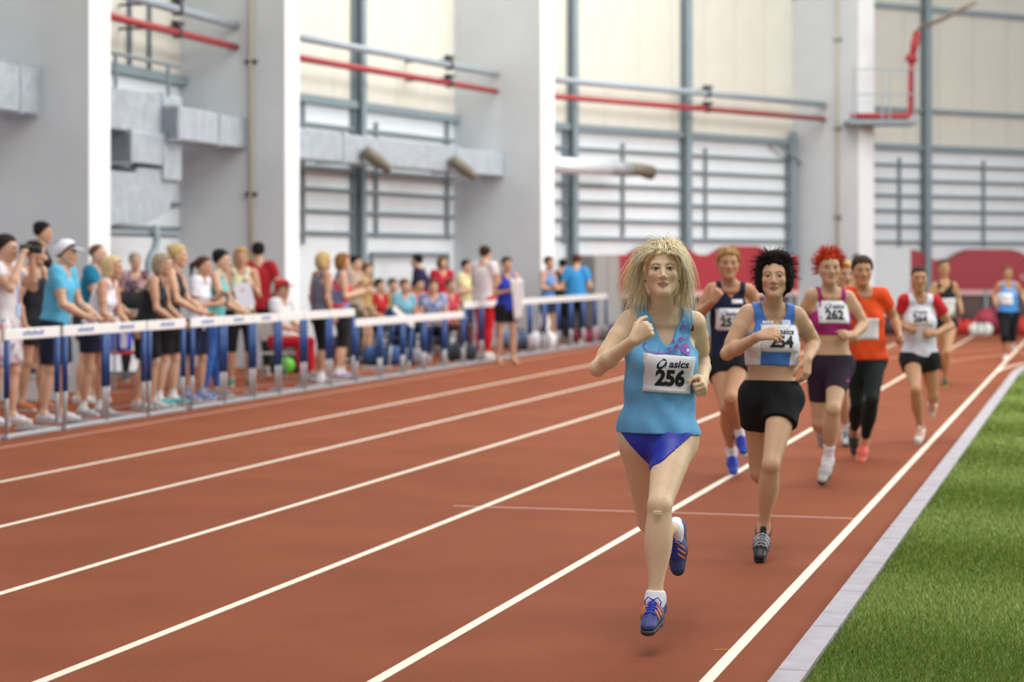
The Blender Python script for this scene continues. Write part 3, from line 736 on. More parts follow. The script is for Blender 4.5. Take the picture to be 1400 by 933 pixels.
# kerb: pale slabs set end to end along the infield edge, each slab a part
kerb = empty('trim_kerb', tr(8, -.77*CAMH*CT)); tag(kerb, kind='structure')
M_KERB = mat('kerb_concrete', '#a7a2a8', .85, noise=.12, nscale=9, bump=.3, bscale=60)
nk = -.735*CAMH*CT; KW = .115
def kerb_seg(s0, s1, r=None):
    if r is None: q = [tr(s0, nk-KW/2), tr(s0, nk+KW/2), tr(s1, nk+KW/2), tr(s1, nk-KW/2)]
    else: q = [tr(S0+rr*math.sin(a), NC-rr*math.cos(a)) for a, rr in ((s0, r+KW/2), (s0, r-KW/2), (s1, r-KW/2), (s1, r+KW/2))]
    m = MB(); lo = [p+UP*.0 for p in q]; hi = [p*1+UP*.030 for p in q]; c = sum(hi)/4; hi = [h+(c-h)*.006 for h in hi]
    m.add([p-np.array(kerb.location) for p in lo+hi], [(4, 5, 6, 7), (0, 1, 5, 4), (1, 2, 6, 5), (2, 3, 7, 6), (3, 0, 4, 7)])
    return m.build('kerb_slab', M_KERB, kerb)
s = 2.
while s < S0-.3: kerb_seg(s, s+.997); s += 1.0
kerb_seg(s, S0)
rk = NC-nk; a = 0.
while a < 1.0: kerb_seg(a, a+.0488, rk); a += .049
# turf
M_TURF = mat('turf_backing', '#556b28', .95, noise=.25, nscale=35, bump=.8, bscale=260)
tp = [tr(1, nk+KW/2), tr(S0, nk+KW/2)]+[tr(S0+(rk-KW/2)*math.sin(t), NC-(rk-KW/2)*math.cos(t)) for t in np.linspace(.04, 1.0, 24)]+[tr(30, 45), tr(1, 45)]
turf = link('artificial_turf', raw_mesh('artificial_turf', [(p[0], p[1], .006) for p in tp], [tuple(range(len(tp)-1, -1, -1))]), M_TURF); tag(turf, kind='structure')
def blades():
    V = []; rg = np.random.default_rng(3); out = []
    for s0, s1, wid, dens, hh, ww in ((6.5, 9, 1.7, 15000, .024, .0042), (9, 12, 1.9, 10000, .025, .0055), (12, 16, 1.9, 6000, .026, .008), (16, 22, 1.7, 2800, .027, .012), (22, 31, 1.5, 1300, .028, .018)):
        N = int((s1-s0)*wid*dens); s_ = rg.uniform(s0, s1, N); n_ = nk+KW/2-.004+rg.uniform(0, wid, N)**1.0
        p = s_[:, None]*TD+n_[:, None]*TN; p[:, 2] = .004
        a = rg.uniform(0, math.pi*2, N); d = np.stack([np.cos(a), np.sin(a), 0*a], 1); w = ww*rg.uniform(.6, 1.2, N)[:, None]
        # pile rows lean a little towards the camera or away in bands, as rolled turf does
        lean = rg.normal(0, .35, (N, 2))+np.array([0, .35])*np.sin(s_*2.1+.6*np.sin(n_*1.3))[:, None]
        hgt = (hh*rg.uniform(.7, 1.25, N))[:, None]
        tip = p+np.concatenate([lean*hgt, hgt], 1)
        out.append(np.stack([p-d*w/2, p+d*w/2, tip], 1).reshape(-1, 3))
    v = np.concatenate(out); q = np.arange(len(v)).reshape(-1, 3); return v, q
v, q = blades()
nb = len(q); rg = np.random.default_rng(5); tint = rg.uniform(0, 1, nb)
ca, cb, cc = [np.array(lin(x)) for x in ('#6a8432', '#93a84c', '#b8bc74')]
col = np.where(tint[:, None] < .7, ca+(cb-ca)*(tint[:, None]/.7), cb+(cc-cb)*((tint[:, None]-.7)/.3))
M_BL = mat('turf_blade', None, .6, attr=True, spec=.3)
tb = link('turf_pile', np_mesh('turf_pile', v, q, np.zeros(3), False, np.repeat(col, 3, 0)), M_BL); tag(tb, 'dense short green artificial grass pile beside the kerb', 'grass', kind='stuff')

# walls: the plan of the red pipe, bay by bay; the wall runs behind it, cross walls stand at its joints
A = [np.array(p) for p in ((-8.0, 18.3), (-5.9, 26.0), (-4.17, 32.1), (-.28, 40.3), (7.1, 48.0), (16.5, 53.9), (27.5, 57.0))]
PERP = [np.array(p) for p in ((.964, -.266), (.964, -.266), (.964, -.266), (.89, -.454), (.712, -.702), (.53, -.848), (.27, -.963))]
def v3(p, z=0.): return np.array([p[0], p[1], z])
M_WALL = mat('lower_wall_white', '#e0e6ea', .7, noise=.03, nscale=2, bump=.05)
M_CREAM = mat('cream_cladding', '#d2cfc4', .6, noise=.03, nscale=1.5)
M_FIN = mat('shaded_cross_wall', '#c6cbcf', .75, noise=.04, nscale=1.5, bump=.06, bscale=40)  # shade on the fin faces put into the colour, greyer than their end edge
M_STEEL = mat('grey_painted_steel', '#84939a', .5, noise=.06, nscale=8)
M_RAIL = mat('dark_grey_rail', '#78848a', .55, noise=.05)
M_ZINC = mat('galvanised_sheet', '#b9c2ca', .45, .35, noise=.12, nscale=6, bump=.1, bscale=20)
M_RED = mat('red_pipe_paint', '#a02e34', .45, noise=.04, nscale=5)
M_GPIPE = mat('grey_pipe_paint', '#9aa6b0', .45, noise=.05, nscale=5)
M_DARK = mat('black_fitting', '#34383a', .6)
WO = -.94; LEDGE = 4.42; TOP = 12.5
wp = [A[i]+PERP[i]*WO for i in range(len(A))]
names = ['wall_left', 'wall_back_left', 'wall_back', 'wall_back_right', 'wall_right', 'wall_far_right']
walls = []
def wall_frame(i):
    o = v3(wp[i]); ex = nrm(v3(wp[i+1]-wp[i])); L = np.linalg.norm(wp[i+1]-wp[i]); ez = UP; ey = np.cross(ez, ex)   # ey away from the hall
    return o, ex, ey, ez, L
for i in range(6):
    o, ex, ey, ez, L = wall_frame(i)
    root = empty(names[i], o); tag(root, kind='structure'); fr = (np.zeros(3), ex, ey, ez); walls.append(root)
    MB().box((0, 0, 0), (L, .2, LEDGE), fr).build('wall_panel', M_WALL, root)
    MB().box((0, .06, LEDGE), (L, .2, TOP), fr).build('cladding_backing', mat('cladding_joint', '#a8a292', .7), root)
    n = max(3, int(round(L/1.15))); wd = L/n; pm = None
    for k in range(n):                          # upper cladding, panel by panel
        if pm is None: pm = MB().box((.006, -.02, LEDGE+.0), (wd-.006, .07, TOP), fr); po = pm.build('cladding_panel', M_CREAM, root); pd = po.data
        else: po = link('cladding_panel', pd, None, root)
        po.location = tuple(ex*wd*k)
    MB().box((0, -.14, LEDGE-.13), (L, -.0, LEDGE), fr).build('ledge', M_STEEL, root)
    if i >= 1:
        for z in (2.1, 2.47, 2.84, 3.2, 3.56, 3.93): MB().box((.12, -.075, z-.032), (L-.1, 0, z+.032), fr).build('rail', M_RAIL, root)
    if i in (3, 4): MB().box((L*.68 if i == 3 else 0, -.1, 7.62 if i == 4 else 8.0), (L, -.02, 7.74 if i == 4 else 8.12), fr).build('beam', M_STEEL, root)
    if i in (2, 3, 4):
        m = MB().box((0.05, -.12, 5.2), (L, -.02, 5.29), fr).build('beam', M_STEEL, root) if i == 4 else None
def bay_at(i, px, off):
    """the point of bay i, off in front of the pipe line, that stands on the sight line of column px"""
    a = A[i]+PERP[i]*off; b = A[i+1]+PERP[i+1]*off; k = (px-700)/FPX
    d = b-a; t = (k*a[1]-a[0])/(d[0]-k*d[1]); return a+d*t
def wall_child(i, mb, name, m, smooth=False):
    b = np.array(walls[i].location); mb.v = [tuple(np.array(p)-b) for p in mb.v]; return mb.build(name, m, walls[i], smooth)
for i, px, w in ((2, 499, .15), (3, 788, .15), (3, 943, .19), (4, 1270, .19)):
    p = bay_at(i, px, -.72); o, ex, ey, ez, L = wall_frame(i)
    mb = MB(); fr = (v3(p), ex, ey, ez)
    mb.box((-w/2, -.0, 0), (w/2, .02, TOP-.3), fr); mb.box((-w/2, .15, 0), (w/2, .17, TOP-.3), fr); mb.box((-.012, .02, 0), (.012, .15, TOP-.3), fr)
    wall_child(i, mb, 'steel_post', M_STEEL)
for i, px, z0, z1 in ((2, 415, 1.9, 4.3), (2, 483, 1.6, 11), (2, 515, 2.05, 4.1), (2, 612, 2.05, 4.3), (3, 852, 2.15, 4.1), (3, 772, 2.0, 4.3), (3, 965, 2.15, 4.1), (3, 1076, 1.2, 4.1), (4, 1230, 2.0, 4.1), (4, 1345, 2.0, 4.1), (1, 205, 4.3, 5.4), (1, 178, 4.3, 5.4)):
    p = bay_at(i, px, -.88); o, ex, ey, ez, L = wall_frame(i); wall_child(i, MB().box((-.03, -.02, z0), (.03, .02, z1), (v3(p), ex, ey, ez)), 'upright', M_RAIL)
a_, b_ = bay_at(3, 1060, -.7), bay_at(3, 1094, -.7)
wall_child(3, MB().tube([v3(a_, 4.3), v3(b_, 3.9)], .04, 6), 'brace', M_RAIL)
a_, b_ = bay_at(3, 1082, -.75), bay_at(3, 1094, -.75)
wall_child(3, MB().box((0, -.05, 1.2), (.16, .05, 4.6), (v3(a_), *wall_frame(3)[1:4])), 'steel_post', M_STEEL)
a_, b_ = bay_at(2, 508, -.82), bay_at(2, 612, -.82)
fm = MB().tube([v3(a_, 0), v3(a_, 1.75), v3(b_, 1.75), v3(b_, 0)], .045, 6); fo = fm.build('gate_frame', M_RAIL); 
tag(fo, 'plain dark grey goal-like steel frame against the back wall behind seated people', 'frame')
# cross walls (fins)
FIN = [(1, .79, .55, 3.2), (2, .79, .56, .98), (3, .93, .55, 1.0), (4, .92, .55, .9)]
for j, (i, t1, thk, t0) in enumerate(FIN):
    o = v3(A[i]); ex = v3(PERP[i]); ey = np.cross(UP, ex); root = empty('trim_%d' % (j+1), o); tag(root, kind='structure')
    MB().box((-t0-.1, 0, 0), (t1-.025, thk, TOP), (np.zeros(3), ex, ey, UP)).build('cross_wall', M_FIN, root)
    MB().box((t1-.025, -.006, 0), (t1+.005, thk+.01, TOP), (np.zeros(3), ex, ey, UP)).build('lit_edge', mat('lit_edge_white', '#eef0f2', .5), root)  # end face that catches the light, its brightness painted as a whiter strip
    if j == 0: MB().box((-6.5, .05, 0), (-t0-.1, thk, TOP), (np.zeros(3), ex, ey, UP)).build('cross_wall', M_FIN, root)
# pipes, bay by bay
def pipe(i, t0, t1, z, r, m, name, label, off=0., hangers=()):
    d = v3(A[i+1]-A[i]); a = v3(A[i]+PERP[i]*off, z); P0 = a+d*t0; P1 = a+d*t1
    root = empty(name, P0); mb = MB().tube([P0, P1], r, 12); mb.v = [tuple(np.array(p)-P0) for p in mb.v]; mb.build('tube', m, root, True)
    u = nrm(d); w = np.cross(UP, u)
    for h in hangers:
        c = a+d*h-P0; fr = (c, u, w, UP)
        MB().box((-.05, -r*1.25, -r*1.3), (.05, r*1.25, r*1.3), fr, bev=r*.4).build('clamp', M_DARK, root)
        MB().box((-.12, -.05, r*1.3+.03), (.12, .05, r*1.3+.09), fr).build('hanger', M_DARK, root)
        MB().box((-.02, -.02, r*1.2), (.02, .9, r*1.2+.035), fr).build('bracket', M_DARK, root)
    return tag(root, label, 'pipe', None)
bays = ('first bay left of the ductwork', 'second bay above the long duct', 'third bay above the pale round duct')
for i, bn, hg in ((1, 'bay with the large elbow duct', (.67,)), (2, 'bay with the two-nozzle duct', (.12, .78)), (3, 'wide bay between second and third posts', (.6,))):
    pipe(i, .03, .995, 4.85, .055, M_RED, 'sprinkler_pipe', 'red painted pipe running across the %s' % bn, 0., hg)
    pipe(i, .03, .995, 5.18, .065, M_GPIPE, 'steel_pipe', 'grey pipe above the red one in the %s' % bn, 0., hg)
# galvanised ducts
def duct(i, segs, label, name='air_duct', extra=None):
    root = empty(name, v3(bay_at(i, segs[0][0], segs[0][2]), segs[0][3]))
    b = np.array(root.location); d = nrm(v3(A[i+1]-A[i])); w = np.cross(UP, d)
    for (x0, x1, off, z0, z1, dep) in segs:
        p = v3(bay_at(i, x0, off)); q = v3(bay_at(i, x1, off)); L = np.linalg.norm(q-p); dd = nrm(q-p); ww = np.cross(UP, dd)
        MB().box((0, 0, z0), (L, dep, z1), (p-b, dd, ww, UP), bev=.012).build('duct_section', M_ZINC, root)
        for e in (0, L-.03): MB().box((e, -.025, z0-.025), (e+.03, dep+.025, z1+.025), (p-b, dd, ww, UP)).build('flange', M_ZINC, root)
    tag(root, label, 'duct'); return root, d, w
duct(2, [(392, 470, 0.15, 3.24, 3.72, .5), (470, 625, .15, 3.24, 3.70, .5), (625, 690, .15, 3.24, 3.68, .5)], 'long galvanised rectangular duct with two beige jet nozzles')
root2 = bpy.data.objects['air_duct']; b2 = np.array(root2.location)
def nozzle(px, i, parent, b, z=3.38):
    p = v3(bay_at(i, px, .3), z); d = nrm(v3(A[i+1]-A[i]))*.75+np.array([.25, -.35, -.42]); d = nrm(d)
    m = MB().tube([p-d*.12-b, p-b, p+d*.22-b, p+d*.40-b, p+d*.43-b], [.10, .12, .11, .08, .085], 12); return m.build('jet_nozzle', mat('beige_nozzle', '#6c6658', .5), parent, True)
nozzle(506, 2, root2, b2); nozzle(624, 2, root2, b2)
# bay 1: the elbow duct
r1, d1, w1 = duct(1, [(60, 222, -.1, 3.38, 3.95, .6), (178, 224, -.05, 2.95, 3.38, .45), (243, 300, .15, 3.32, 3.78, .5), (300, 336, .15, 3.32, 3.76, .5)], 'galvanised duct cluster with a downward elbow in the first open bay')
b1 = np.array(r1.location)
pa = v3(bay_at(1, 222, -.1)); dd = nrm(v3(A[2]-A[1]))
MB().box((0, -.05, 2.75), (.55, .5, 3.95), (pa-b1, dd, np.cross(UP, dd), UP), bev=.02).build('riser_section', M_ZINC, r1)
pl = v3(bay_at(1, 140, -.12)); pr_ = v3(bay_at(1, 243, -.12)); Lp = np.linalg.norm(pr_-pl)
poly = [(0, 2.05), (.5, 2.12), (Lp*.55, 2.12), (Lp*.86, 2.3), (Lp, 2.75), (Lp, 2.9), (Lp*.45, 2.9), (Lp*.42, 2.82), (0, 2.82)]
MB().prism(poly, pl-b1, dd, np.cross(UP, dd), UP, .5).build('elbow_section', M_ZINC, r1)
MB().tube([v3(bay_at(1, 148, .05), 1.98)-b1, v3(bay_at(1, 242, .05), 1.98)-b1], .045, 8).build('support_rail', M_RAIL, r1)
MB().tube([v3(bay_at(1, 148, .1), 4.35)-b1, v3(bay_at(1, 244, .1), 4.35)-b1], .03, 8).build('support_rail', M_RAIL, r1)
for px in (158, 230): MB().tube([v3(bay_at(1, px, .1), 3.9)-b1, v3(bay_at(1, px, .1), 4.36)-b1], .025, 6).build('hanger', M_RAIL, r1)
cp = lambda px, z: v3(bay_at(1, px, .15), z)
dp = MB().tube([cp(213, 2.1), cp(214, 1.9), cp(212, 1.78), cp(206, 1.68), cp(203, 1.6), cp(202, 1.45), cp(202, 0.0)], .05, 10).build('drain_pipe', M_STEEL, None, True)
tag(dp, 'bent grey drain pipe descending from under the elbow duct', 'pipe')
fi = A[1]; dq = nrm(v3(A[1]-A[0])); st = v3(A[1]+PERP[1]*.12, 0)-dq*2.2
rf = empty('air_duct', st+UP*3.4); MB().box((0, 0, 0), (1.1, .5, .56), (np.zeros(3), dq, np.cross(UP, dq), UP), bev=.012).build('duct_section', M_ZINC, rf)
MB().box((1.1, 0, 0), (2.2, .5, .56), (np.zeros(3), dq, np.cross(UP, dq), UP), bev=.012).build('duct_section', M_ZINC, rf)
for e in (1.08, 1.7, 2.13): MB().box((e, -.025, -.03), (e+.04, .525, .59), (np.zeros(3), dq, np.cross(UP, dq), UP)).build('flange', M_ZINC, rf)
tag(rf, 'galvanised duct end meeting the nearest grey cross wall', 'duct')
# bay 3: pale round duct with a nozzle
p0, p1, p2, p3, p4 = [v3(bay_at(3, px, .1), z) for px, z in ((745, 3.50), (832, 3.50), (860, 3.49), (876, 3.49), (890, 3.44))]
rd = empty('round_duct', p0); b = p0
MB().tube([p0-b, p1-b], .16, 16).build('duct_tube', mat('pale_duct', '#dde4ea', .35, .2), rd, True)
MB().tube([p1-b, p2-b], [.155, .15], 16).build('flexible_sleeve', mat('grey_duct', '#9aa0a4', .5, .2), rd, True)
MB().tube([p2-b, p3-b, p4-b], [.14, .13, .15], 16).build('jet_nozzle', mat('beige_nozzle', '#6c6658', .5), rd, True)
tag(rd, 'pale round air duct with a beige jet nozzle pointing along the wall', 'duct')
# rope-like conduits on the grey cross wall faces
def conduit(i, px, label):
    o = v3(A[i]); ex = v3(PERP[i]); k = (px-700)/FPX; t = (k*A[i][1]-A[i][0])/(PERP[i][0]-k*PERP[i][1]); p = A[i]+PERP[i]*t; ey = np.cross(UP, ex)
    root = empty('conduit', v3(p)); MB().tube([-ey*.04, -ey*.04+UP*11], .032, 8).build('tube', mat('beige_conduit', '#b4ae9c', .6), root, True)
    for z in (2.6, 4.6, 6.6): MB().box((-.09, -.06, z), (.09, 0, z+.05), (np.zeros(3), ex, ey, UP)).build('bracket', M_DARK, root)
    tag(root, label, 'pipe')
conduit(2, 344, 'thin beige vertical pipe on the cross wall beside the elbow duct')
conduit(4, 1146, 'thin beige vertical pipe on the far cross wall by the balcony')
# service balcony with hydrant pipe
bp_ = v3(A[4]+PERP[4]*.3, 0); ex = np.array([1., 0, 0]); pc = lambda px, py, z=46.8: Pt(px, py, z)
bal = empty('service_balcony', pc(1161, 169)); b = np.array(bal.location); x1 = (1245-1150)/FPX*46.8
MB().box((0, 0, 0), (x1, 1.0, .09), (np.zeros(3), ex, np.array([0, 1., 0]), UP)).build('deck', M_STEEL, bal)
for k, px in enumerate((1157, 1196, 1206, 1240)): 
    x = (px-1150)/FPX*46.8; MB().tube([(x, .05, .09), (x, .05, 1.2)], .018, 6).build('railing_post', M_GPIPE, bal)
for z in (.65, 1.2): MB().tube([(.05, .05, z), (x1, .05, z)], .016, 6).build('handrail', M_GPIPE, bal)
tag(bal, 'small grey service balcony with thin railings on the far cross wall', 'balcony')
hy = empty('hydrant_pipe', pc(1150, 163, 46.95)); b = np.array(hy.location); q = lambda px, py: pc(px, py, 46.95)-b
MB().tube([q(1163, 159), q(1241, 159), q(1245, 155), q(1246, 100), q(1247, 78)], .07, 10).build('tube', M_RED, hy, True)
MB().tube([q(1246, 84), q(1246, 74)], [.14, .11], 10).build('valve', M_RED, hy, True)
MB().tube([q(1247, 78), q(1250, 62), q(1254, 50), q(1252, 42)], [.06, .09, .1, .07], 10).build('elbow', M_RED, hy, True)
tag(hy, 'red hydrant pipe rising from the balcony deck to a valve', 'pipe')
bm = MB().tube([pc(1257, 39, 46.7), pc(1290, 25, 45.6), pc(1333, 3, 44.6)], .05, 8).build('monitor_arm', mat('brown_arm', '#8a7f72', .5), None, True)
tag(bm, 'brownish long nozzle arm angled upward from the red hydrant', 'nozzle')
# red padded barriers with humps
M_MAT = mat('red_vinyl', '#9c2a36', .5, noise=.04, nscale=3, bump=.05, bscale=8); M_MATS = mat('dark_red_vinyl', '#8e2230', .5, noise=.05)
def barrier(p0, p1, humps, z0, z1, dz, label):
    e = nrm(p1-p0); L = np.linalg.norm(p1-p0); w = np.cross(UP, e); root = empty('padded_barrier', p0)
    poly = [(0, z0), (0, z1)]
    for a, b_, in humps: poly += [(max(a*L-.45, 0), z1), (a*L-.18, z1+dz*.72), (a*L, z1+dz*.97), (a*L+.1, z1+dz), (b_*L-.1, z1+dz), (b_*L, z1+dz*.97), (b_*L+.2, z1+dz*.7), (b_*L+.5, z1)]
    poly += [(L, z1), (L, z0)]; poly = [(min(max(u, 0), L), z) for u, z in poly]
    MB().prism(poly[::-1], np.zeros(3), e, w, UP, .35).build('cover', M_MAT, root)
    MB().box((0, -.03, z0-.12), (L, .1, z0), (np.zeros(3), e, w, UP)).build('pale_rail', mat('pale_pink_rail', '#d0a8a8', .6), root)
    MB().box((.02, .05, .0), (L-.02, .35, z0-.12), (np.zeros(3), e, w, UP)).build('skirt', mat('dark_skirt', '#5a4a48', .8, noise=.3, nscale=2), root)
    for t in (.05, .5, .95): MB().box((L*t-.04, -.04, 0), (L*t+.04, .04, z0), (np.zeros(3), e, w, UP)).build('leg', M_STEEL, root)
    tag(root, label, 'barrier'); return root, e, w
def gp(px, z): return np.array([(px-700)/FPX*z, z, 0.])
barrier(gp(833, 43.5), gp(1092, 46.5), [(.22, .36), (.64, .77)], 1.0, 1.76, .2, 'tall red padded barrier with two humps behind the leading runner')
ro, e_, w_ = barrier(gp(1203, 50.5), gp(1490, 51.2), [(.03, .16), (.42, .63)], .95, 1.68, .25, 'tall red padded barrier with humps at the far end wall')
uv, fc = text_shape('C', .16); p0 = gp(1398, 50.9); 
link('printed_letter', raw_mesh('printed_letter', [np.array([u*1.0, -.045, w_2+1.26])+p0-np.array(ro.location) for u, w_2 in uv], fc), mat('white_print', '#f0eeee', .5), ro)
# low grey end wall patch and clutter by the red barriers
# ------------------------------------------------------------------ the runners
def joints(z0, **k): return {n: Pt(v[0], v[1], z0+v[2]) for n, v in k.items()}
BLACK = '#17181b'; M_BIB = mat('bib_paper', '#e9e9ec', .7, bump=.15, bscale=30); M_INK = mat('bib_ink', '#15161c', .6); M_NAVYINK = mat('navy_ink', '#1c2050', .6)
M_SOLE_W = mat('shoe_sole', '#d8d6d2', .7); M_SOLE_B = mat('shoe_sole', '#1c1c1e', .6)
def swirl(f, P, bib, cu, cv, w):
    """the logo's slanted looped swirl"""
    a = arc(cu-w*.06, cv-w*.06, w*.52, w*.30, -20, 335, 30, R(48)); k = np.linspace(0, 1, 30); wa = w*(.10+.20*np.sin(math.pi*np.clip((k-.30)/.6, 0, 1)))
    t = np.linspace(0, 1, 16); b = np.stack([cu+w*(-.02+.5*np.sin(t*2.3)-.12*t*t), cv+w*(.50+.06*np.sin(t*3)-1.0*t**1.6)], 1); wb = w*(.04+.19*np.sin(math.pi*t))
    P.ribbon('printed_swirl', f, [(a, wa), (b, wb)], M_NAVYINK, bib)
def bib(P, shirt, cpx, z, w, h, number, brand=True, corners=None, rot=0., detail=True, nsize=.088, name='race_bib', inkm=None, wob=.0004, off=.004):
    C = Pt(*cpx, z); u = P.l; v = P.S
    f = P.drape(shirt, C, u, v, P.f, w*.9, h*.9)
    c, s_ = math.cos(rot), math.sin(rot); cs = corners or [(-w/2, h/2), (w/2, h/2), (w/2, -h/2), (-w/2, -h/2)]
    cs = [(a*c-b*s_, a*s_+b*c) for a, b in cs]
    b = P.sheet(name, f, cs, M_BIB, P.root, 12 if detail else 7, off, wob)
    if number: P.print_text('printed_number', f, number, nsize, .01*w, -h*.14, M_INK, b, bold=.0040*nsize/.088, rot=rot, off=off+.0030, sx=.98)
    if brand: P.print_text('printed_word', f, 'asics', nsize*.50, w*.15, h*.25, M_NAVYINK, b, bold=.0011*nsize/.088, shear=.22, rot=rot, off=off+.0030, sx=1.05); 
    if brand: swirl(f, P, b, -w*.17, h*.26, nsize*.46)
    if detail:
        for a, d in cs:
            q = f(np.array(a*.93), np.array(d*.93), off+.004); MB().tube([q-P.l*.009-P.base, q+P.l*.004-P.base], .0012, 4).build('safety_pin', mat('pin_metal', '#8a8a90', .3, .8), b)
    return b, f
def people(P, label, group=None): return tag(P.root, label, 'person', group)

# ---- the leading woman, number 256
z = 8.9
J = joints(z, hd=(905.5, 371, -.10), sR=(860, 441, -.02), sL=(950, 443, .03), eR=(817, 504, -.10), wR=(866, 466, -.25), eL=(960, 494, .22), wL=(961, 521, .0),
           hR=(876, 600, .0), hL=(923, 599, -.03), kR=(887, 712, .17), aR=(921, 726, .52), tR=(926, 782, .53), kL=(902, 692, -.30), aL=(896, 819, -.33), tL=(886, 859, -.47))
L = Person(J, .98, True, '#e4c3a0', .0045, face=(-.03, -1, .10), hs=.93, ath=.93, curlR=.92, curlL=.85, dR=(.62, -.15, .55), nR=(.25, 1, -.15), dL=(-.05, -.8, -.32), nL=(-1, .1, -.2),
           lips='#b4726c', brow='#8a6a4c', name='person', thick=1.06)
people(L, 'blond woman running in front in light blue singlet with bib 256 and blue briefs')
sing = L.top('singlet', mat('cloth', '#6fb2e0', .75, noise=.05, nscale=25, bump=.25, bscale=350, spec=.25), hem=.022, vneck=.10, neckr=.082, loose=.0, flare=.028, d=.013, fold=.006, strapw=.118)
L.briefs(mat('briefs_cloth', '#1f2fa8', .45, bump=.1), .035)
M_BRA = mat('red_strap', '#b02a30', .7)
for x, e in (('R', -1), ('L', 1)):
    S_ = L.arm[x]['S']; q = [S_-L.l*e*.026+L.S*.030+L.f*.035, S_-L.l*e*.022+L.S*.052, S_-L.l*e*.026+L.S*.03-L.f*.05]
    q0 = S_-L.l*e*.024-L.S*.03+L.f*.056
    MB().tube([p-L.base for p in [q0]+q], .007, 6).build('bra_strap', M_BRA, L.root, True)
bb, bf = bib(L, sing, (913.5, 511), z-.1, .218, .155, '256', corners=[(-.112, .082), (.107, .072), (.101, -.083), (-.118, -.076)], nsize=.086)
# the purple print of loops and a flower on the chest
C = Pt(913.5, 465, z-.1); pf = L.drape(sing, C, L.l, L.S, L.f, .2, .12)
M_PUR = mat('purple_print', '#8a5aa8', .7)
px = lambda x, y: ((x-913.5)*.00304, -(y-465)*.00304)
def crv(pts, w): 
    p = np.array([px(*q) for q in pts]); t = np.linspace(0, 1, len(p)); tt = np.linspace(0, 1, 28)
    cx = np.polyfit(t, p[:, 0], min(4, len(p)-1)); cy = np.polyfit(t, p[:, 1], min(4, len(p)-1)); return (np.stack([np.polyval(cx, tt), np.polyval(cy, tt)], 1), w*np.sin(np.linspace(.35, 2.9, 28)))
st = [crv([(893, 464), (883, 468), (880, 476), (887, 482), (902, 485), (918, 482), (927, 477)], .0035), crv([(905, 473), (900, 477), (899, 482), (905, 485)], .0028), crv([(888, 480), (902, 484), (915, 481), (926, 475), (931, 471)], .004),
      crv([(918, 484), (919, 479), (925, 475)], .0025), crv([(931, 486), (931, 481), (936, 478)], .003), crv([(944, 486), (940, 484), (938, 480)], .003),
      crv([(937, 452), (936, 446), (936, 440), (934, 437)], .004), crv([(933, 455), (938, 460), (943, 465)], .003), crv([(941, 452), (944, 458), (946, 463)], .0025)]
L.ribbon('printed_loops', pf, st, M_PUR, sing)
for (x, y, rx, ry) in ((938, 476, .0255, .024), (925, 471, .012, .006), (914, 477, .009, .005), (932, 463, .011, .009), (936, 447, .009, .013), (921, 466, .006, .005), (943, 462, .006, .007)):
    a = arc(*px(x, y), rx, ry, 0, 360, 22, .5); c = np.array(px(x, y))
    V = [pf(c[0], c[1], .0042)-L.base]+[pf(q[0], q[1], .0042)-L.base for q in a[:-1]]; n = len(V)-1
    link('printed_petal', raw_mesh('printed_petal', V, [(0, 1+i, 1+(i+1) % n) for i in range(n)]), M_PUR, sing)
a = arc(*px(941, 478), .009, .006, 0, 360, 14, .4); c = np.array(px(941, 478)); V = [pf(c[0], c[1], .006)-L.base]+[pf(q[0], q[1], .006)-L.base for q in a[:-1]]
link('printed_petal', raw_mesh('printed_petal', V, [(0, 1+i, 1+(i+1) % 13) for i in range(13)]), mat('pale_print', '#a9cfee', .7), sing)
M_HB = mat('blond_hair', '#fff0c4', .45, noise=.28, nscale=55, bump=.4, bscale=120)
hb = L.hair_cap(M_HB, .012, [ell(L.Hp(-.055, e*.055, -.02), L.HX, np.array([.05, .032, .075])*.93, .03) for e in (-1, 1)]+[ell(L.Hp(-.08, 0, -.03), L.HX, np.array([.04, .07, .12])*.93, .03)]+L.face_cut(w=.062), .0015)
hb.name = 'hair'
M_HB2 = mat('light_blond_hair', '#fff8e4', .4); M_HB3 = mat('dark_blond_hair', '#e2c48c', .5)
wl = (-.12, .25, .0)
for mm, n, sd in ((M_HB, 900, 11), (M_HB2, 800, 12), (M_HB3, 160, 13)):
    L.strands(mm, n, .27, .36, .22, .0016, sd, wl, .19, 12, name='hair_strands', parent=hb, back=.35, lock=46, spread=.030)
# the lifted fringe parted in the middle
for mm, n, sd in ((M_HB, 260, 21), (M_HB2, 240, 22), (M_HB3, 60, 23)):
    L.strands(mm, n, .115, .40, .70, .0018, sd, (-.05, .1, .0), .26, 9, region=lambda u: u[2] > .5 and u[0] > .0, name='fringe', parent=hb, back=.8, lock=26)
for e in (-1, 1):
    c = L.Hp(.0, e*.074, -.044); MB().sphere(c-L.base, .0055, 8, 6).build('earring', mat('earring_stone', '#4a7088', .2, .3), L.root, True)
N_ = L.N; nk_ = [N_+L.l*(.052*math.sin(a))+L.f*(.056*math.cos(a)-.006)+L.S*(.055-.012*math.cos(a)) for a in np.linspace(-1.5, 1.5, 15)]
MB().tube([p-L.base for p in nk_], .0011, 4).build('necklace', mat('thin_chain', '#6e5a40', .3, .6), L.root, True)
g = L.leg['L']; kc = g['K']+np.array([-.014, -.058, -.022])
MB().box((-.018, -.004, -.009), (.018, .004, .009), (kc-L.base, nrm([1, -.12, .0]), nrm([.1, 1, .05]), UP), bev=.003).build('knee_plaster', mat('plaster', '#d8cfa2', .6), L.root)
L.socks(mat('sock_cloth', '#e4e4ea', .85), .075)
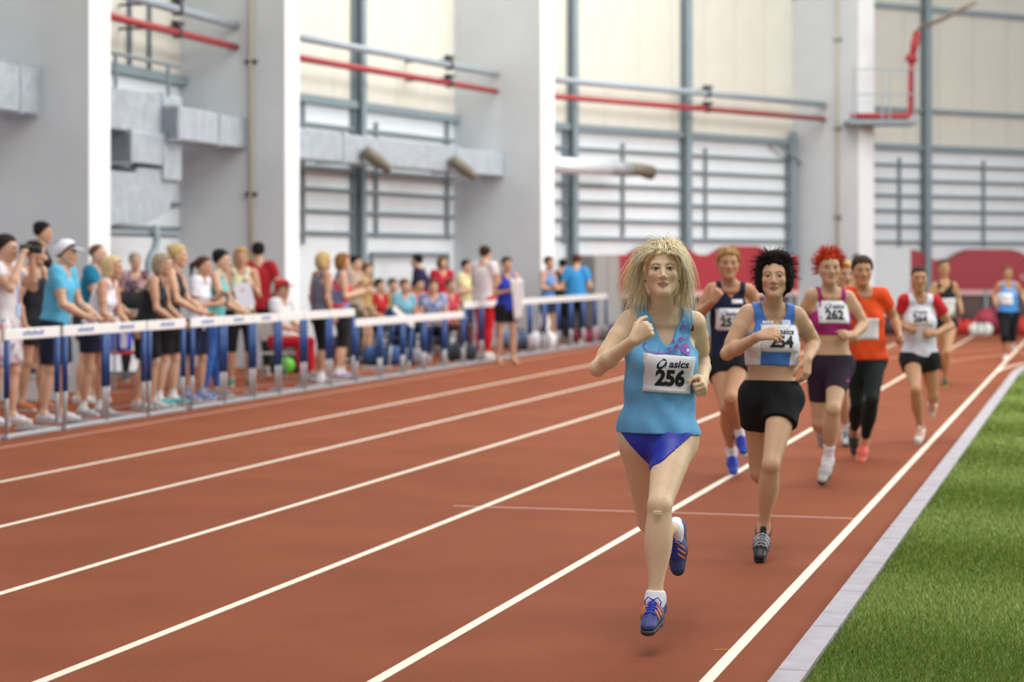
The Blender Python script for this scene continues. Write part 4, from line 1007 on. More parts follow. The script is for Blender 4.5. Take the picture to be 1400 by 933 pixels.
L.shoes(mat('shoe_mesh_blue', '#34427c', .5, noise=.2, nscale=60, bump=.3, bscale=300), mat('grey_spike_plate', '#3a3d44', .5), .0048, lace=mat('blue_lace', '#1c2ec0', .6), trim=mat('orange_stripe', '#e88a4c', .5))

# ---- the dark haired woman, number 254
z = 11.3
J = joints(z, hd=(1058.5, 379, -.08), sR=(1022, 430, .0), sL=(1090, 433, .02), eR=(994, 484, -.04), wR=(1037, 460, -.22), eL=(1113, 470, .13), wL=(1104, 491, -.06),
           hR=(1036, 545, .0), hL=(1072, 545, -.03), kR=(1036, 645, .13), aR=(1047, 648, .50), tR=(1050, 684, .58), kL=(1054, 636, -.26), aL=(1044, 722, -.13), tL=(1040, 752, -.20))
B = Person(J, .98, True, '#cda482', .006, face=(-.16, -1, .06), hs=.95, curlR=.35, curlL=.3, dR=(.85, -.1, .12), nR=(.1, .75, -.65), dL=(-.1, -.25, -.9), nL=(-.6, .5, -.2), lips='#a0605c', brow='#3a2a24')
people(B, 'dark haired woman in blue and white crop top with bib 254 and black shorts')
top = B.top('crop_top', mat('cloth', '#3f74c4', .6, noise=.04), hem=.205, vneck=.03, neckr=.072, d=.008, strapw=.112)
pan = [infl(p, .0105) for p in B.pr['torso']]
for e in (-1, 1):
    B.shell('side_panel', pan, cloth('#e2e4ea'), [B.plane(B.at(0, 0, .205), -B.S), B.plane(B.at(0, 0, .36), B.S), B.plane(B.at(0, e*.078, 0), -B.l*e), B.hole(cone(B.arm['RL'[e > 0]]['S']-B.S*.0+B.l*e*.02, B.arm['RL'[e > 0]]['S']-B.S*.085+B.l*e*.03, .075, .075, 0))], parent=top)
bib(B, top, (1067, 463), z-.1, .205, .145, '254', nsize=.084)
_, tf = None, B.drape(top, Pt(1058, 440, z-.1), B.l, B.S, B.f, .14, .04)
B.print_text('printed_word', tf, 'asics', .03, -.028, .0, mat('white_print', '#f0eeee', .5), top, bold=.001, shear=.2)
B.sheet('printed_patch', tf, [(.045, .012), (.095, .012), (.095, -.022), (.045, -.022)], mat('pale_patch', '#c8d8ee', .6), top, 5, .003)
B.shorts(cloth('#15161a'), .36, .112, .007, .009, fold=.003, hemflare=.006)
M_H254 = mat('hair', '#1c1210', .75, noise=.4, nscale=60, bump=.8, bscale=110, spec=.15)
hb = B.hair_cap(M_H254, .014, [ell(B.Hp(-.04, 0, .085), B.HX, np.array([.09, .1, .068])*.95, .03)]+[ell(B.Hp(-.025, e*.074, -.005), B.HX, np.array([.066, .036, .082])*.95, .03) for e in (-1, 1)]+[ell(B.Hp(-.07, 0, -.03), B.HX, np.array([.045, .08, .1])*.95, .03), ell(B.Hp(.025, .02, .118), B.HX, np.array([.045, .06, .028]), .03)]+B.face_cut(w=.06, high=.075), .002)
B.strands(M_H254, 600, .085, .12, .85, .0022, 31, (0, .2, .02), .3, 6, name='hair_strands', parent=hb, back=.6)
MB().tube([p-B.base for p in [B.arm['R']['W']-B.arm['R']['fa']*.02+.03*(math.cos(a)*nrm(np.cross(B.arm['R']['fa'], UP))+math.sin(a)*nrm(np.cross(B.arm['R']['fa'], np.cross(B.arm['R']['fa'], UP)))) for a in np.linspace(0, 6.283, 18)]], .0018, 4).build('bracelet', mat('gold_chain', '#d8b060', .3, .8), B.root, True)
B.shoes(mat('shoe_black', '#202226', .45, noise=.1), mat('black_spike_plate', '#121214', .5), .0065, lace=mat('grey_lace', '#aab0b8', .6), trim=mat('silver_stripe', '#c8ccd2', .4))

# ---- navy singlet
z = 15.8
J = joints(z, hd=(996, 361, -.05), sR=(973, 397, .0), sL=(1024, 398, .0), eR=(955, 431, .0), wR=(975, 412, -.22), eL=(1037, 430, .15), wL=(1034, 452, -.05),
           hR=(984, 500, .0), hL=(1011, 500, .0), kR=(993, 558, -.22), aR=(1000, 618, .02), tR=(1003, 647, -.08), kL=(999, 545, -.34), aL=(1011, 590, -.12), tL=(1016, 614, -.2))
Nv = Person(J, 1.0, True, '#c08f6c', .009, face=(-.02, -1, .02), hs=.97, curlR=.8, curlL=.5, dR=(.4, -.2, .7), nR=(.3, 1, 0), brow='#6a4a34')
people(Nv, 'woman with short fair hair in dark navy singlet and white bib behind the leader')
t = Nv.top('singlet', cloth('#1d2440'), hem=-.01, vneck=.03, neckr=.075, flare=.01)
for e in (-1, 1): Nv.shell('side_vent', [infl(p, .014) for p in Nv.pr['pelvis']+Nv.pr['torso'][:1]], cloth('#e4e4ea'), [Nv.plane(Nv.at(0, e*.118, 0), -Nv.l*e), Nv.plane(Nv.at(0, 0, -.005), -Nv.S), Nv.plane(Nv.at(0, e*.14, .16), nrm(Nv.S-Nv.l*e*.6))], parent=t)
bib(Nv, t, (996, 437), z-.1, .19, .165, '251', nsize=.088, detail=False)
tf = Nv.drape(t, Pt(1006, 413, z-.1), Nv.l, Nv.S, Nv.f, .1, .04); Nv.sheet('printed_patch', tf, [(-.03, .018), (.05, .02), (.055, -.012), (-.03, -.014)], mat('white_print', '#f0eeee', .5), t, 5, .004)
Nv.shorts(cloth(BLACK), .28, .08, .01, .02, fold=.003); hb = Nv.hair('short', '#a8824e'); Nv.strands(hb.data.materials[0], 200, .05, .04, .7, .003, 41, (0, .1, .05), .4, 4, name='hair_strands', parent=hb)
Nv.socks(cloth('#e6e6ea'), .14); Nv.shoes(mat('shoe_royal_blue', '#2440b0', .5), M_SOLE_W, lace=mat('blue_lace', '#1c2ec0', .6))

# ---- red hair
z = 15.1
J = joints(z, hd=(1134, 367, -.04), sR=(1110, 405, .0), sL=(1160, 408, .02), eR=(1094, 440, .1), wR=(1101, 462, -.1), eL=(1181, 444, .03), wL=(1167, 459, -.18),
           hR=(1121, 500, .0), hL=(1148, 500, .0), kR=(1120, 578, .06), aR=(1124, 582, .45), tR=(1124, 605, .53), kL=(1139, 560, -.3), aL=(1132, 629, -.15), tL=(1124, 656, -.24))
Rd = Person(J, 1.0, True, '#c7a07e', .009, fat=1.08, face=(.03, -1, 0), hs=.97, curlR=.6, curlL=.6, dL=(-.7, -.4, .1), nL=(-.1, .7, -.6), brow='#8a4a30', thick=1.06)
people(Rd, 'woman with spiky orange red hair in magenta crop top and dark shorts')
t = Rd.top('crop_top', cloth('#a42a72'), hem=.235, vneck=.05, neckr=.08, strapw=.10)
bib(Rd, t, (1140, 427), z-.1, .22, .16, '262', nsize=.088, detail=False)
Rd.shorts(cloth('#2e2030'), .62, .085, .006, .006, name='cycling_shorts', hemflare=-.004)
hb = Rd.hair('spiky', '#c8401c'); Rd.strands(hb.data.materials[0], 620, .074, -.05, 1.0, .0034, 51, (0, .1, .3), .3, 4, name='hair_spikes', parent=hb)
Rd.socks(cloth('#ececf0'), .30, 'L'); Rd.shoes(mat('shoe_grey', '#b0aca8', .6, noise=.1), M_SOLE_B)
kd = Rd.leg['L']; cpt = kd['H']+kd['tv']*kd['LT']*.35; MB().box((-.022, -.008, -.008), (.022, .008, .008), (cpt+np.array([.055, -.065, 0])-Rd.base, nrm([1, .5, .25]), nrm([-.5, 1, 0]), UP), bev=.003).build('printed_mark', mat('pink_print', '#c8408c', .5), Rd.root)

# ---- blond woman half hidden between red hair and orange shirt
z = 18.3
J = joints(z, hd=(1157, 376, .0), sR=(1137, 404, .0), sL=(1180, 404, .0), eR=(1129, 434, .05), wR=(1139, 450, -.18), eL=(1188, 434, .1), wL=(1184, 452, -.12),
           hR=(1149, 482, .0), hL=(1170, 482, .0), kR=(1152, 537, -.2), aR=(1157, 589, -.02), tR=(1157, 607, -.16), kL=(1166, 537, -.1), aL=(1168, 577, .2), tL=(1168, 595, .1))
H = Person(J, 1.0, True, '#c9a080', .011, face=(0, -1, 0), hs=.97)
people(H, 'blond woman mostly hidden between the red haired and orange shirted runners')
H.top('singlet', cloth('#d8d4d4'), hem=-.01); H.shorts(cloth('#2a2a34'), .3); H.hair('bob', '#c8a868'); H.socks(cloth('#e4e4e8'), .2); H.shoes(mat('shoe_silver', '#c6c8ce', .5, noise=.2), M_SOLE_B, lace=mat('dark_lace', '#3a3c48', .6))

# ---- orange shirt
z = 16.9
J = joints(z, hd=(1179, 371, -.04), sR=(1159, 404, .0), sL=(1205, 405, .0), eR=(1150, 436, .05), wR=(1163, 460, -.22), eL=(1222, 434, .1), wL=(1230, 458, -.05),
           hR=(1171, 492, .0), hL=(1195, 492, .0), kR=(1172, 552, .02), aR=(1168, 590, .33), tR=(1168, 612, .36), kL=(1192, 547, -.25), aL=(1182, 604, -.05), tL=(1177, 630, -.12))
Or = Person(J, 1.0, True, '#c0906c', .010, fat=1.08, face=(.0, -1, .0), hs=.97, curlR=.7, curlL=.7, brow='#3a2a22')
people(Or, 'woman with short dark hair in bright orange t-shirt and black tights')
t = Or.top('t_shirt', cloth('#e8501e'), hem=.0, sleeves=.5, vneck=.0, neckr=.07, flare=.02, loose=.005, fold=.003)
bib(Or, t, (1186, 450), z-.1, .17, .17, '', brand=False, detail=False); Or.trousers(cloth('#16201f'), .88)
Or.hair('short', '#3a2a20'); Or.shoes({'L': mat('shoe_coral', '#e0604c', .5), 'R': mat('shoe_dark', '#3a3c40', .5)}, M_SOLE_W)

# ---- white shirt with red sleeves
z = 18.7
J = joints(z, hd=(1256.5, 381, -.05), sR=(1237, 412, .0), sL=(1278, 413, .0), eR=(1230, 441, .05), wR=(1243, 450, -.16), eL=(1300, 446, .02), wL=(1277, 457, -.18),
           hR=(1246, 490, .0), hL=(1269, 490, .0), kR=(1252, 534, -.3), aR=(1258, 584, -.1), tR=(1255, 601, -.2), kL=(1276, 541, .05), aL=(1275, 546, .44), tL=(1274, 564, .5))
Wh = Person(J, .95, True, '#b98a66', .010, face=(-.05, -1, -.04), hs=.92, curlR=.8, curlL=.8, dL=(-.85, -.3, .0), nL=(-.2, .9, -.2), brow='#2a201c')
people(Wh, 'small dark haired woman in white shirt with red sleeves and black shorts')
t = Wh.top('t_shirt', cloth('#dcdce8'), hem=-.02, sleeves=.5, vneck=.02, neckr=.066, flare=.02, loose=.006, sleeve_m=cloth('#c0242c'), fold=.003)
bib(Wh, t, (1257, 433), z-.1, .2, .15, '264', nsize=.08, detail=False); Wh.shorts(cloth(BLACK), .3, .06, .012, .022); Wh.hair('crop', '#2a201a')
Wh.shoes(mat('shoe_white', '#e0dcd8', .5), M_SOLE_W, lace=mat('orange_lace', '#e07a28', .6), trim=mat('orange_stripe', '#e88a4c', .5))

# ---- black top, further back
z = 27.3
J = joints(z, hd=(1291, 366, .0), sR=(1279, 391, .0), sL=(1304, 391, .0), eR=(1270, 409, .0), wR=(1283, 400, -.18), eL=(1310, 410, .06), wL=(1314, 423, -.08),
           hR=(1286, 444, .0), hL=(1300, 444, .0), kR=(1288, 484, .05), aR=(1288, 490, .42), tR=(1288, 504, .48), kL=(1295, 482, -.2), aL=(1292, 518, .0), tL=(1291, 527, -.14))
Bk = Person(J, .93, True, '#bd9069', .012, face=(.0, -1, .0), hs=.9, brow='#2a201c', curlR=.8)
people(Bk, 'woman in black top with white bib at her waist, seventh in the running line')
t = Bk.top('singlet', cloth('#1b1c20'), hem=.12, vneck=.02, neckr=.075); 
t2 = Bk.shorts(cloth('#1b1c20'), .12, .1, .008, .01); b_ = bib(Bk, t, (1296, 420), z-.1, .20, .22, '', brand=False, detail=False)
Bk.hair('pony', '#2e2420'); Bk.shoes(mat('shoe_black_yellow', '#2c2c20', .5), mat('yellow_sole', '#a8b030', .6))

# ---- blue top, last
z = 34.5
J = joints(z, hd=(1378, 373, .0), sR=(1367, 390, .0), sL=(1389, 390, .0), eR=(1360, 404, .08), wR=(1361, 415, -.08), eL=(1397, 403, .08), wL=(1402, 413, -.1),
           hR=(1372, 431, .0), hL=(1384, 431, .0), kR=(1374, 460, -.2), aR=(1375, 486, -.02), tR=(1375, 493, -.16), kL=(1384, 460, .02), aL=(1384, 468, .4), tL=(1384, 478, .46))
Bl = Person(J, .96, True, '#b98a68', .014, fat=1.15, face=(.0, -1, .0), hs=.93)
people(Bl, 'last runner in bright blue singlet and black knee length shorts by the far bend')
t = Bl.top('singlet', cloth('#4a94dc'), hem=-.02, vneck=.04, neckr=.08, flare=.02); bib(Bl, t, (1374, 409), z-.1, .24, .18, '', brand=False, detail=False)
Bl.trousers(cloth('#141518'), .25, .08, .015, .02, name='capri_trousers'); Bl.hair('short', '#5a3a2c'); Bl.shoes(mat('shoe_white', '#e0dcd8', .5), M_SOLE_W)
# ------------------------------------------------------------------ the spectators behind the hurdles
SK = ('#d0a68a', '#c2967a', '#d6b09a', '#c89c80')
def zw(px, z, i=2): return min(z, bay_at(i, px, -.94)[1]-(1.8 if i == 2 else 1.2))
def stand(px, z, Ht, head_deg, pose='stand', z0=0., lean=0., turn=0.):
    """joint positions of a standing, leaning or sitting figure; head_deg: 0 looks along +x, -90 towards the camera"""
    s = Ht/1.70; o = np.array([(px-700)/FPX*z, z, z0]); a = R(head_deg); f = np.array([math.cos(a), math.sin(a), 0]); l = np.cross(UP, f)
    Q = lambda ff, ll, uu: o+s*(f*ff+l*ll+UP*uu)
    J = {}
    hip = .90 if pose != 'sit' else .52
    for x, e in (('R', -1), ('L', 1)):
        st = .05*e if pose != 'sit' else 0
        if pose == 'sit':
            J['h'+x] = Q(-.02, e*.09, .53); J['k'+x] = Q(.38, e*.12, .50); J['a'+x] = Q(.40, e*.12, .085); J['t'+x] = Q(.57, e*.14, .022)
        else:
            J['h'+x] = Q(0, e*.088, hip); J['k'+x] = Q(.025+st*.6, e*.10, .49); J['a'+x] = Q(-.02+st, e*.105, .083); J['t'+x] = Q(.15+st, e*.13, .022)
    c, sn = math.cos(R(lean)), math.sin(R(lean))
    def T(ff, ll, uu): u2 = uu-hip; return Q(ff*c+u2*sn, ll, hip+u2*c-ff*sn)
    top = hip+.50
    J['hd'] = Q(*(np.array([0, 0, 0])+0)) if False else T(.035-.1*sn, 0, top+.19-.02*abs(sn))
    for x, e in (('R', -1), ('L', 1)):
        J['s'+x] = T(0, e*.165, top)
        if pose == 'lean': J['e'+x] = T(.13, e*.22, top-.27); J['w'+x] = T(.36+.04*e, e*.13, top-.37-.02*e)
        elif pose == 'fold': J['e'+x] = T(.05, e*.24, top-.27); J['w'+x] = T(.19, -e*.04, top-.25+.03*e)
        elif pose == 'photo': J['e'+x] = T(.18, e*.24, top-.17); J['w'+x] = T(.22, e*.10, top+.10)
        elif pose == 'phone': J['e'+x] = T(.02, e*.22, top-.28); J['w'+x] = T(.25, e*.08, top-.18+.05*e)
        elif pose == 'sit': J['e'+x] = T(.06, e*.22, top-.28); J['w'+x] = T(.27, e*.11, top-.36)
        elif pose == 'hip': J['e'+x] = T(-.06, e*.27, top-.28); J['w'+x] = T(.10, e*.15, top-.44)
        else: J['e'+x] = T(-.04, e*.215, top-.29); J['w'+x] = T(.04, e*.215, top-.53)
    hd = a+R(turn)
    return J, s, np.array([math.cos(hd), math.sin(hd), -.06])
def fig(label, px, z, Ht, deg, pose, fem, top, bot, shoe, hair, lean=0., fat=1., turn=0., sk=0, z0=0., h=.014, sleeves=0., sock=None, group=None, barefoot=False, thick=1., **kw):
    J, s, face = stand(px, z, Ht, deg, pose, z0, lean, turn)
    p = Person(J, s, fem, SK[sk % 4], h, fat, face=face, hs=s*.98, eyes=z < 30, curlR=.45, curlL=.45, barefoot=barefoot, thick=thick, ath=1.+(thick-1)*.7,
               brow='#4a3a30', **kw)
    m = top if not isinstance(top, str) else cloth(top)
    p.topo = p.top('t_shirt' if sleeves else 'singlet', m, hem=-.06, sleeves=sleeves, vneck=.02, neckr=.072, flare=.02, loose=.01, fold=.004 if z < 28 else 0, d=.011)
    kind, bc = bot; bm = bc if not isinstance(bc, str) else cloth(bc)
    if kind == 'shorts': p.shorts(bm, .55, .06, .012, .018, hemflare=.01)
    elif kind == 'long': p.shorts(bm, .85, .06, .012, .022, hemflare=.008)
    elif kind == 'capri': p.trousers(bm, .15, .06, .010, .012, name='capri_trousers')
    else: p.trousers(bm, .92, .06, .010, .016, name='trousers')
    if sock: p.socks(cloth(sock), .2)
    if shoe: p.shoes(mat('trainer', shoe, .6, noise=.15, nscale=30), M_SOLE_W, h=.012)
    p.hair(*hair)
    tag(p.root, label, 'person', group)
    return p
FL = patterned('floral_cloth', ['#e4dce0', '#d8d4e4', '#c890a0', '#8c90a8', '#e8e4e8', '#b8a898'], 16)
FL2 = patterned('dark_floral', ['#6a4a50', '#8a6a70', '#a89098', '#5a4450'], 14)
YT = patterned('yellow_print', ['#d8d8a0', '#c8ccc0', '#e0dcb8', '#a8b8b0'], 16)
RB = patterned('red_blue_print', ['#c83848', '#7080b0', '#d85868', '#8090b8'], 7)
PL = patterned('plaid_blue', ['#8890b8', '#a8b0cc', '#5a6898'], 20)
s1 = fig('man in white t-shirt raising a camera to his face by the first hurdle', 5, 20.6, 1.84, -12, 'photo', False, '#dcd6da', ('long', FL), '#d8d4d8', ('short', '#2e241e'), sleeves=.5, fat=1.1, h=.012)
fig('man with dark hair in black sleeveless top behind the photographer', 45, 22.7, 1.80, -20, 'stand', False, '#20222a', ('shorts', '#1a1c20'), '#b86a3c', ('short', '#2a201c'), sk=1)
s3 = fig('dark haired person in black tank raised above the crowd on a white box', 55, 24.3, 1.74, 10, 'stand', False, '#1e1e24', ('shorts', '#20222a'), '#3a3a40', ('short', '#1e1816'), sk=1, z0=.30)
s4 = fig('man in light blue t-shirt and white cap leaning on the hurdles', 74, 21.0, 1.80, -8, 'lean', False, '#5cb4d8', ('long', '#1c2238'), '#c8c4cc', ('short', '#2a201c'), lean=9, sleeves=.55, h=.012, fat=1.05)
fig('balding man in teal t-shirt behind the white capped man', 120, 24.0, 1.80, -5, 'lean', False, '#1f7898', ('shorts', '#3a3c48'), '#dcdcdc', ('bald', '#6a4a38'), lean=8, sleeves=.5, fat=1.1)
fig('fair haired woman in white tank top resting her arms on the hurdle', 127, 21.8, 1.68, -10, 'lean', True, '#e4e2ee', ('shorts', '#20243c'), '#a8a8ac', ('bob', '#ccb486'), lean=19, sock='#d8d8dc', sk=1, h=.012)
fig('grey haired person in dark floral shirt far behind near the drain pipe', 184, 28.5, 1.71, -60, 'phone', True, FL2, ('pants', '#2a2a30'), '#4a4a50', ('short', '#a8a098'), sleeves=.5)
fig('woman with greying bob in black tank top leaning on the hurdle bar', 200, 22.9, 1.70, -8, 'lean', True, '#22242a', ('long', '#17181c'), '#b0b2b4', ('bob', '#9a8a74'), lean=15, sk=1, h=.012, fat=1.05)
fig('tall blond woman with piled hair in black top and teal shoes', 229, 23.5, 1.79, -5, 'lean', True, '#262a30', ('long', '#1a1b1f'), '#58a8b0', ('bun', '#c2a874'), lean=8, sock='#e0e0e4', h=.012)
s10 = fig('girl with brown ponytail in white shirt and navy striped shorts', 267, 24.3, 1.66, -10, 'phone', True, '#dedee8', ('long', '#1c2240'), '#7888c0', ('pony', '#4a3226'), lean=7, sleeves=.6, sk=1, h=.012, sock='#8890a8')
fig('short haired woman in turquoise top leaning beside the ponytailed girl', 290, 25.0, 1.74, -5, 'lean', True, '#62b8bc', ('pants', '#3a62a8'), '#6a7080', ('short', '#1e1a1a'), lean=8, fat=1.12)
s12 = fig('blond woman in yellow patterned vest and dark grey skirt holding paper', 329, 27.2, 1.77, -75, 'phone', True, YT, ('capri', '#1c1c20'), '#2e6a5a', ('bob', '#b08c58'), sk=1)
s13 = fig('man in plain red t-shirt seen from behind in black trousers', 353, 30.0, 1.86, 100, 'hip', False, '#9c1c24', ('pants', '#1a1b20'), '#7a7a80', ('short', '#1c1816'), sleeves=.55, sk=1)
s15 = fig('blond bobbed woman in grey sleeveless top and black capri trousers', 440, 27.9, 1.72, 35, 'stand', True, '#6c6c7c', ('capri', '#15161a'), '#d4d2da', ('bob', '#c2a874'), sk=1, sock='#e0e0e4', fat=1.08)
fig('brown haired woman in red and blue patterned vest behind the grey top', 466, 29.0, 1.71, 15, 'phone', True, RB, ('capri', '#1c1d22'), '#9088a8', ('bob', '#8a6238'), sock='#e0e0e4')
fig('dark haired person in beige shirt behind the red and blue vest', 484, 33, 1.69, -20, 'phone', False, '#a89884', ('pants', '#4a4640'), '#4a4a50', ('short', '#241c1a'), sleeves=.5)
fig('person in mustard yellow shirt near the dark steel post', 499, 34, 1.58, -10, 'stand', True, '#b89a62', ('shorts', '#6a5a4a'), '#4a4a50', ('short', '#6a4a34'), sleeves=.5)
fig('standing man in navy jacket bending among the seated group', 583, zw(583, 39), 1.76, 170, 'lean', False, '#22264a', ('pants', '#22242c'), '#4a4a50', ('short', '#1a1616'), lean=14, sleeves=.9, fat=1.1)
fig('brown haired person in red top standing behind the seated group', 604, zw(604, 39.8), 1.70, -60, 'stand', True, '#b42838', ('pants', '#3a3c50'), '#4a4a50', ('bob', '#5a3a2c'), sleeves=.4)
fig('dark haired person in pale yellow shirt left of the man in red trousers', 636, 37.2, 1.63, -30, 'phone', True, '#d4cf9c', ('pants', '#2c4068'), '#4a4a50', ('short', '#2a201c'), sleeves=.5)
s_rt = fig('tall man in white t-shirt and bright red trousers seen from behind', 662, 35.4, 1.86, 55, 'phone', False, '#dcd0d2', ('pants', '#c81c28'), '#d8d0d0', ('short', '#3a261e'), sleeves=.55, fat=1.15)
s_bl = fig('barefoot woman in royal blue singlet holding a white towel', 692, 33.3, 1.67, -65, 'phone', True, '#2c3cae', ('shorts', '#17181e'), None, ('short', '#3a2a22'), barefoot=True, sk=1)
fig('woman in light blue sleeveless top with crossed arms by the far barrier', 749, 39.2, 1.70, -35, 'fold', True, '#5a8cc8', ('shorts', '#2c3450'), '#c8c8cc', ('short', '#4a2e24'), sk=1)
fig('person in black jacket half hidden between two people in blue', 769, 42.2, 1.66, 60, 'stand', False, '#1c1c20', ('pants', '#1c1c20'), '#3a3a40', ('short', '#1a1616'), sleeves=.9, fat=1.05)
fig('broad man in loose bright blue t-shirt and black trousers seen from behind', 788, 41.0, 1.75, 80, 'hip', False, '#3a90cc', ('pants', '#15161a'), '#c8ccd0', ('short', '#5a3028'), sleeves=.7, fat=1.3)
fig('distant brown haired person standing behind the orange shirted runner', 1171, 47.2, 1.78, -80, 'stand', False, '#8a4a44', ('pants', '#3a3c44'), '#4a4a50', ('short', '#5a3c2c'), sleeves=.5, h=.018)
# seated people
bench_z = 37.
def chair(px, z, deg, col, label):
    a = R(deg); f = np.array([math.cos(a), math.sin(a), 0]); l = np.cross(UP, f); o = np.array([(px-700)/FPX*z, z, 0.]); t = empty('chair', o); fr = (np.zeros(3), f, l, UP)
    m = mat('chair_plastic', col, .5)
    MB().box((-.22, -.22, .345), (.22, .22, .37), fr, bev=.01).build('seat', m, t); MB().box((-.26, -.2, .52), (-.235, .2, .84), fr, bev=.01).build('backrest', m, t)
    for sx_ in (-.19, .19):
        for sy in (-.19, .19): MB().tube([f*sx_+l*sy+UP*0., f*sx_*.95+l*sy*.95+UP*.35], .013, 6).build('leg', M_STEEL, t)
    for sy in (-.17, .17): MB().tube([-f*.2+l*sy+UP*.36, -f*.245+l*sy+UP*.7], .012, 6).build('back_post', M_STEEL, t)
    return tag(t, label, 'chair')
def seated(label, px, z, Ht, deg, fem, top, bot, hair, **kw): return fig(label, px, z, Ht, deg, 'sit', fem, top, ('pants', bot), '#8a8a90', hair, sleeves=.5, z0=.006, **kw)
chair(384, 28.8, -25, '#d8d4d0', 'white plastic chair under the person in the red cap')
s14 = seated('seated person in red cap, white t-shirt and red trousers', 384, 28.8, 1.72, -25, False, '#dcdce2', '#c42430', ('short', '#2a201c'), sk=1)
SEAT = [(517, 35.6, -30, True, '#b02222', '#2a2c3a', '#2a201c', 'seated person in dark red jacket, nearest the steel post', '#5a6068', 'grey chair of the person in the dark red jacket'),
        (536, 36.3, -60, True, '#98904c', '#4a4a3c', '#3a2a22', 'seated person in olive yellow shirt between red jacket and cyan top', '#6a5a50', 'brownish chair of the person in the olive shirt'),
        (552, 35.0, -50, True, '#78b0c4', '#2c3a5c', '#6a4630', 'seated brown haired person in pale cyan top', '#3c5878', 'blue chair of the person in the cyan top'),
        (572, 37.5, -50, True, '#d84a34', '#3a2a2c', '#2c2220', 'seated person in orange red t-shirt beside the plaid shirt', '#7a3030', 'maroon chair of the person in the orange red shirt'),
        (592, 34.5, -80, False, PL, '#242c4c', '#5a3a2c', 'seated man in blue and white plaid shirt', '#404a68', 'dark blue chair of the man in plaid'),
        (614, 36.2, -40, True, '#b8404c', '#6a4a44', '#6a4832', 'seated person in rose red top at the right end of the group', '#8a8078', 'beige chair at the end of the seated group')]
for px_, z_, dg, fe, tc_, bc_, hc_, lb, cc_, cl in SEAT:
    chair(px_, z_, dg, cc_, cl); seated(lb, px_, z_, 1.68, dg, fe, tc_, bc_, ('short', hc_), h=.016)
# caps and the things people hold
def cap(p, col, peak, label):
    o = p.hair_cap(mat('cap_cloth', col, .8), .030, name='baseball_cap', low=-.28, jag=0.); b = p.Hp(.06, 0, .052)
    m = MB(); n = 9; V = []
    for j in range(2):
        for i in range(n):
            a = math.pi*(i/(n-1)-.5); c_, s_ = math.cos(a), math.sin(a)
            for rr in (.0, 1.): V.append(p.Hp(.055+.115*c_*rr, .082*s_*(.9+.1*rr), .068-.02*rr*c_-.006*j)-p.base)
    F_ = []
    for j in range(2):
        for i in range(n-1): a = j*2*n+2*i; F_.append((a, a+1, a+3, a+2) if j == 0 else (a+2, a+3, a+1, a))
    for i in range(n-1): F_.append((2*i+1, 2*n+2*i+1, 2*n+2*i+3, 2*i+3))
    m.add(V, F_).build('peak', mat('cap_cloth', peak, .8), o, True)
cap(s4, '#e0e2ea', '#c8ccd8', ''); cap(s14, '#b8242c', '#a01c24', '')
W1 = (s1.J['wR']+s1.J['wL'])/2; hf = s1.hf; cm = empty('camera', s1.Hp(.19, .0, .0)); fr = (np.zeros(3), s1.hf, s1.hl, s1.hu)
MB().box((-.05, -.065, -.045), (.03, .065, .045), fr, bev=.012).build('camera_body', M_DARK, cm); MB().tube([s1.hf*.03, s1.hf*.12, s1.hf*.15], [.034, .036, .04], 14).build('lens', mat('lens_barrel', '#1c1c1e', .4), cm, True)
MB().tube([s1.hf*.15, s1.hf*.152], .036, 14).build('lens_glass', mat('lens_glass', '#30364a', .1), cm)
tag(cm, 'black camera with short lens held up by the man in white', 'camera')
ca_, cb_ = s1.at(.125, .02, .38), s1.at(.135, .02, .20)
tg = empty('badge', cb_); MB().box((-.045, -.004, -.13), (.045, .004, 0), (np.zeros(3), s1.l, s1.f, UP), bev=.003).build('card', mat('badge_card', '#b8d0ec', .3), tg)
MB().tube([ca_-cb_+s1.l*.07+UP*.14-s1.f*.03, ca_-cb_, np.zeros(3)], .009, 6).build('lanyard', mat('blue_lanyard', '#2c4cb0', .7), tg); tag(tg, 'pale badge on a blue lanyard hanging on the white t-shirt', 'badge')
# towel draped over the hands of the woman in blue
Wc = (s_bl.J['wR']+s_bl.J['wL'])/2+s_bl.f*.07; V = []; F_ = []; nu, nv_ = 12, 14
for j in range(nv_):
    for i in range(nu):
        a = i/(nu-1); b = j/(nv_-1); V.append(s_bl.l*((a-.5)*(.22-.10*b)+.03*b)+s_bl.f*(.03*math.sin(a*14+b*3)+.05-.02*b)+UP*(.14-.62*b+.03*math.cos(a*9)))
for j in range(nv_-1):
    for i in range(nu-1): a = j*nu+i; F_.append((a, a+1, a+nu+1, a+nu))
tw = link('towel', raw_mesh('towel', V, F_, True), mat('white_towel', '#e4e0e0', .95, bump=.5, bscale=120)); tw.location = tuple(Wc)
md = tw.modifiers.new('thickness', 'SOLIDIFY'); md.thickness = .02; tag(tw, 'white towel held by the barefoot woman in blue', 'towel')
pp = s12.J['wL']*.5+s12.J['wR']*.5+s12.f*.08-UP*.1; pa = MB().box((-.11, -.002, -.15), (.11, .002, .15), (np.zeros(3), nrm(s12.l+UP*.25), s12.f, nrm(UP-s12.l*.25))).build('paper', mat('paper', '#dcdce8', .8)); pa.location = tuple(pp); tag(pa, 'white sheet of paper held by the woman in yellow', 'paper')
ph = MB().box((-.035, -.006, -.07), (.035, .006, .07), (np.zeros(3), s10.l, s10.f, UP), bev=.004).build('phone', mat('brown_case', '#5a3a2c', .5)); ph.location = tuple(s10.J['wR']*.5+s10.J['wL']*.5+s10.f*.10+UP*.02); tag(ph, 'brown phone in the hands of the ponytailed girl', 'phone')

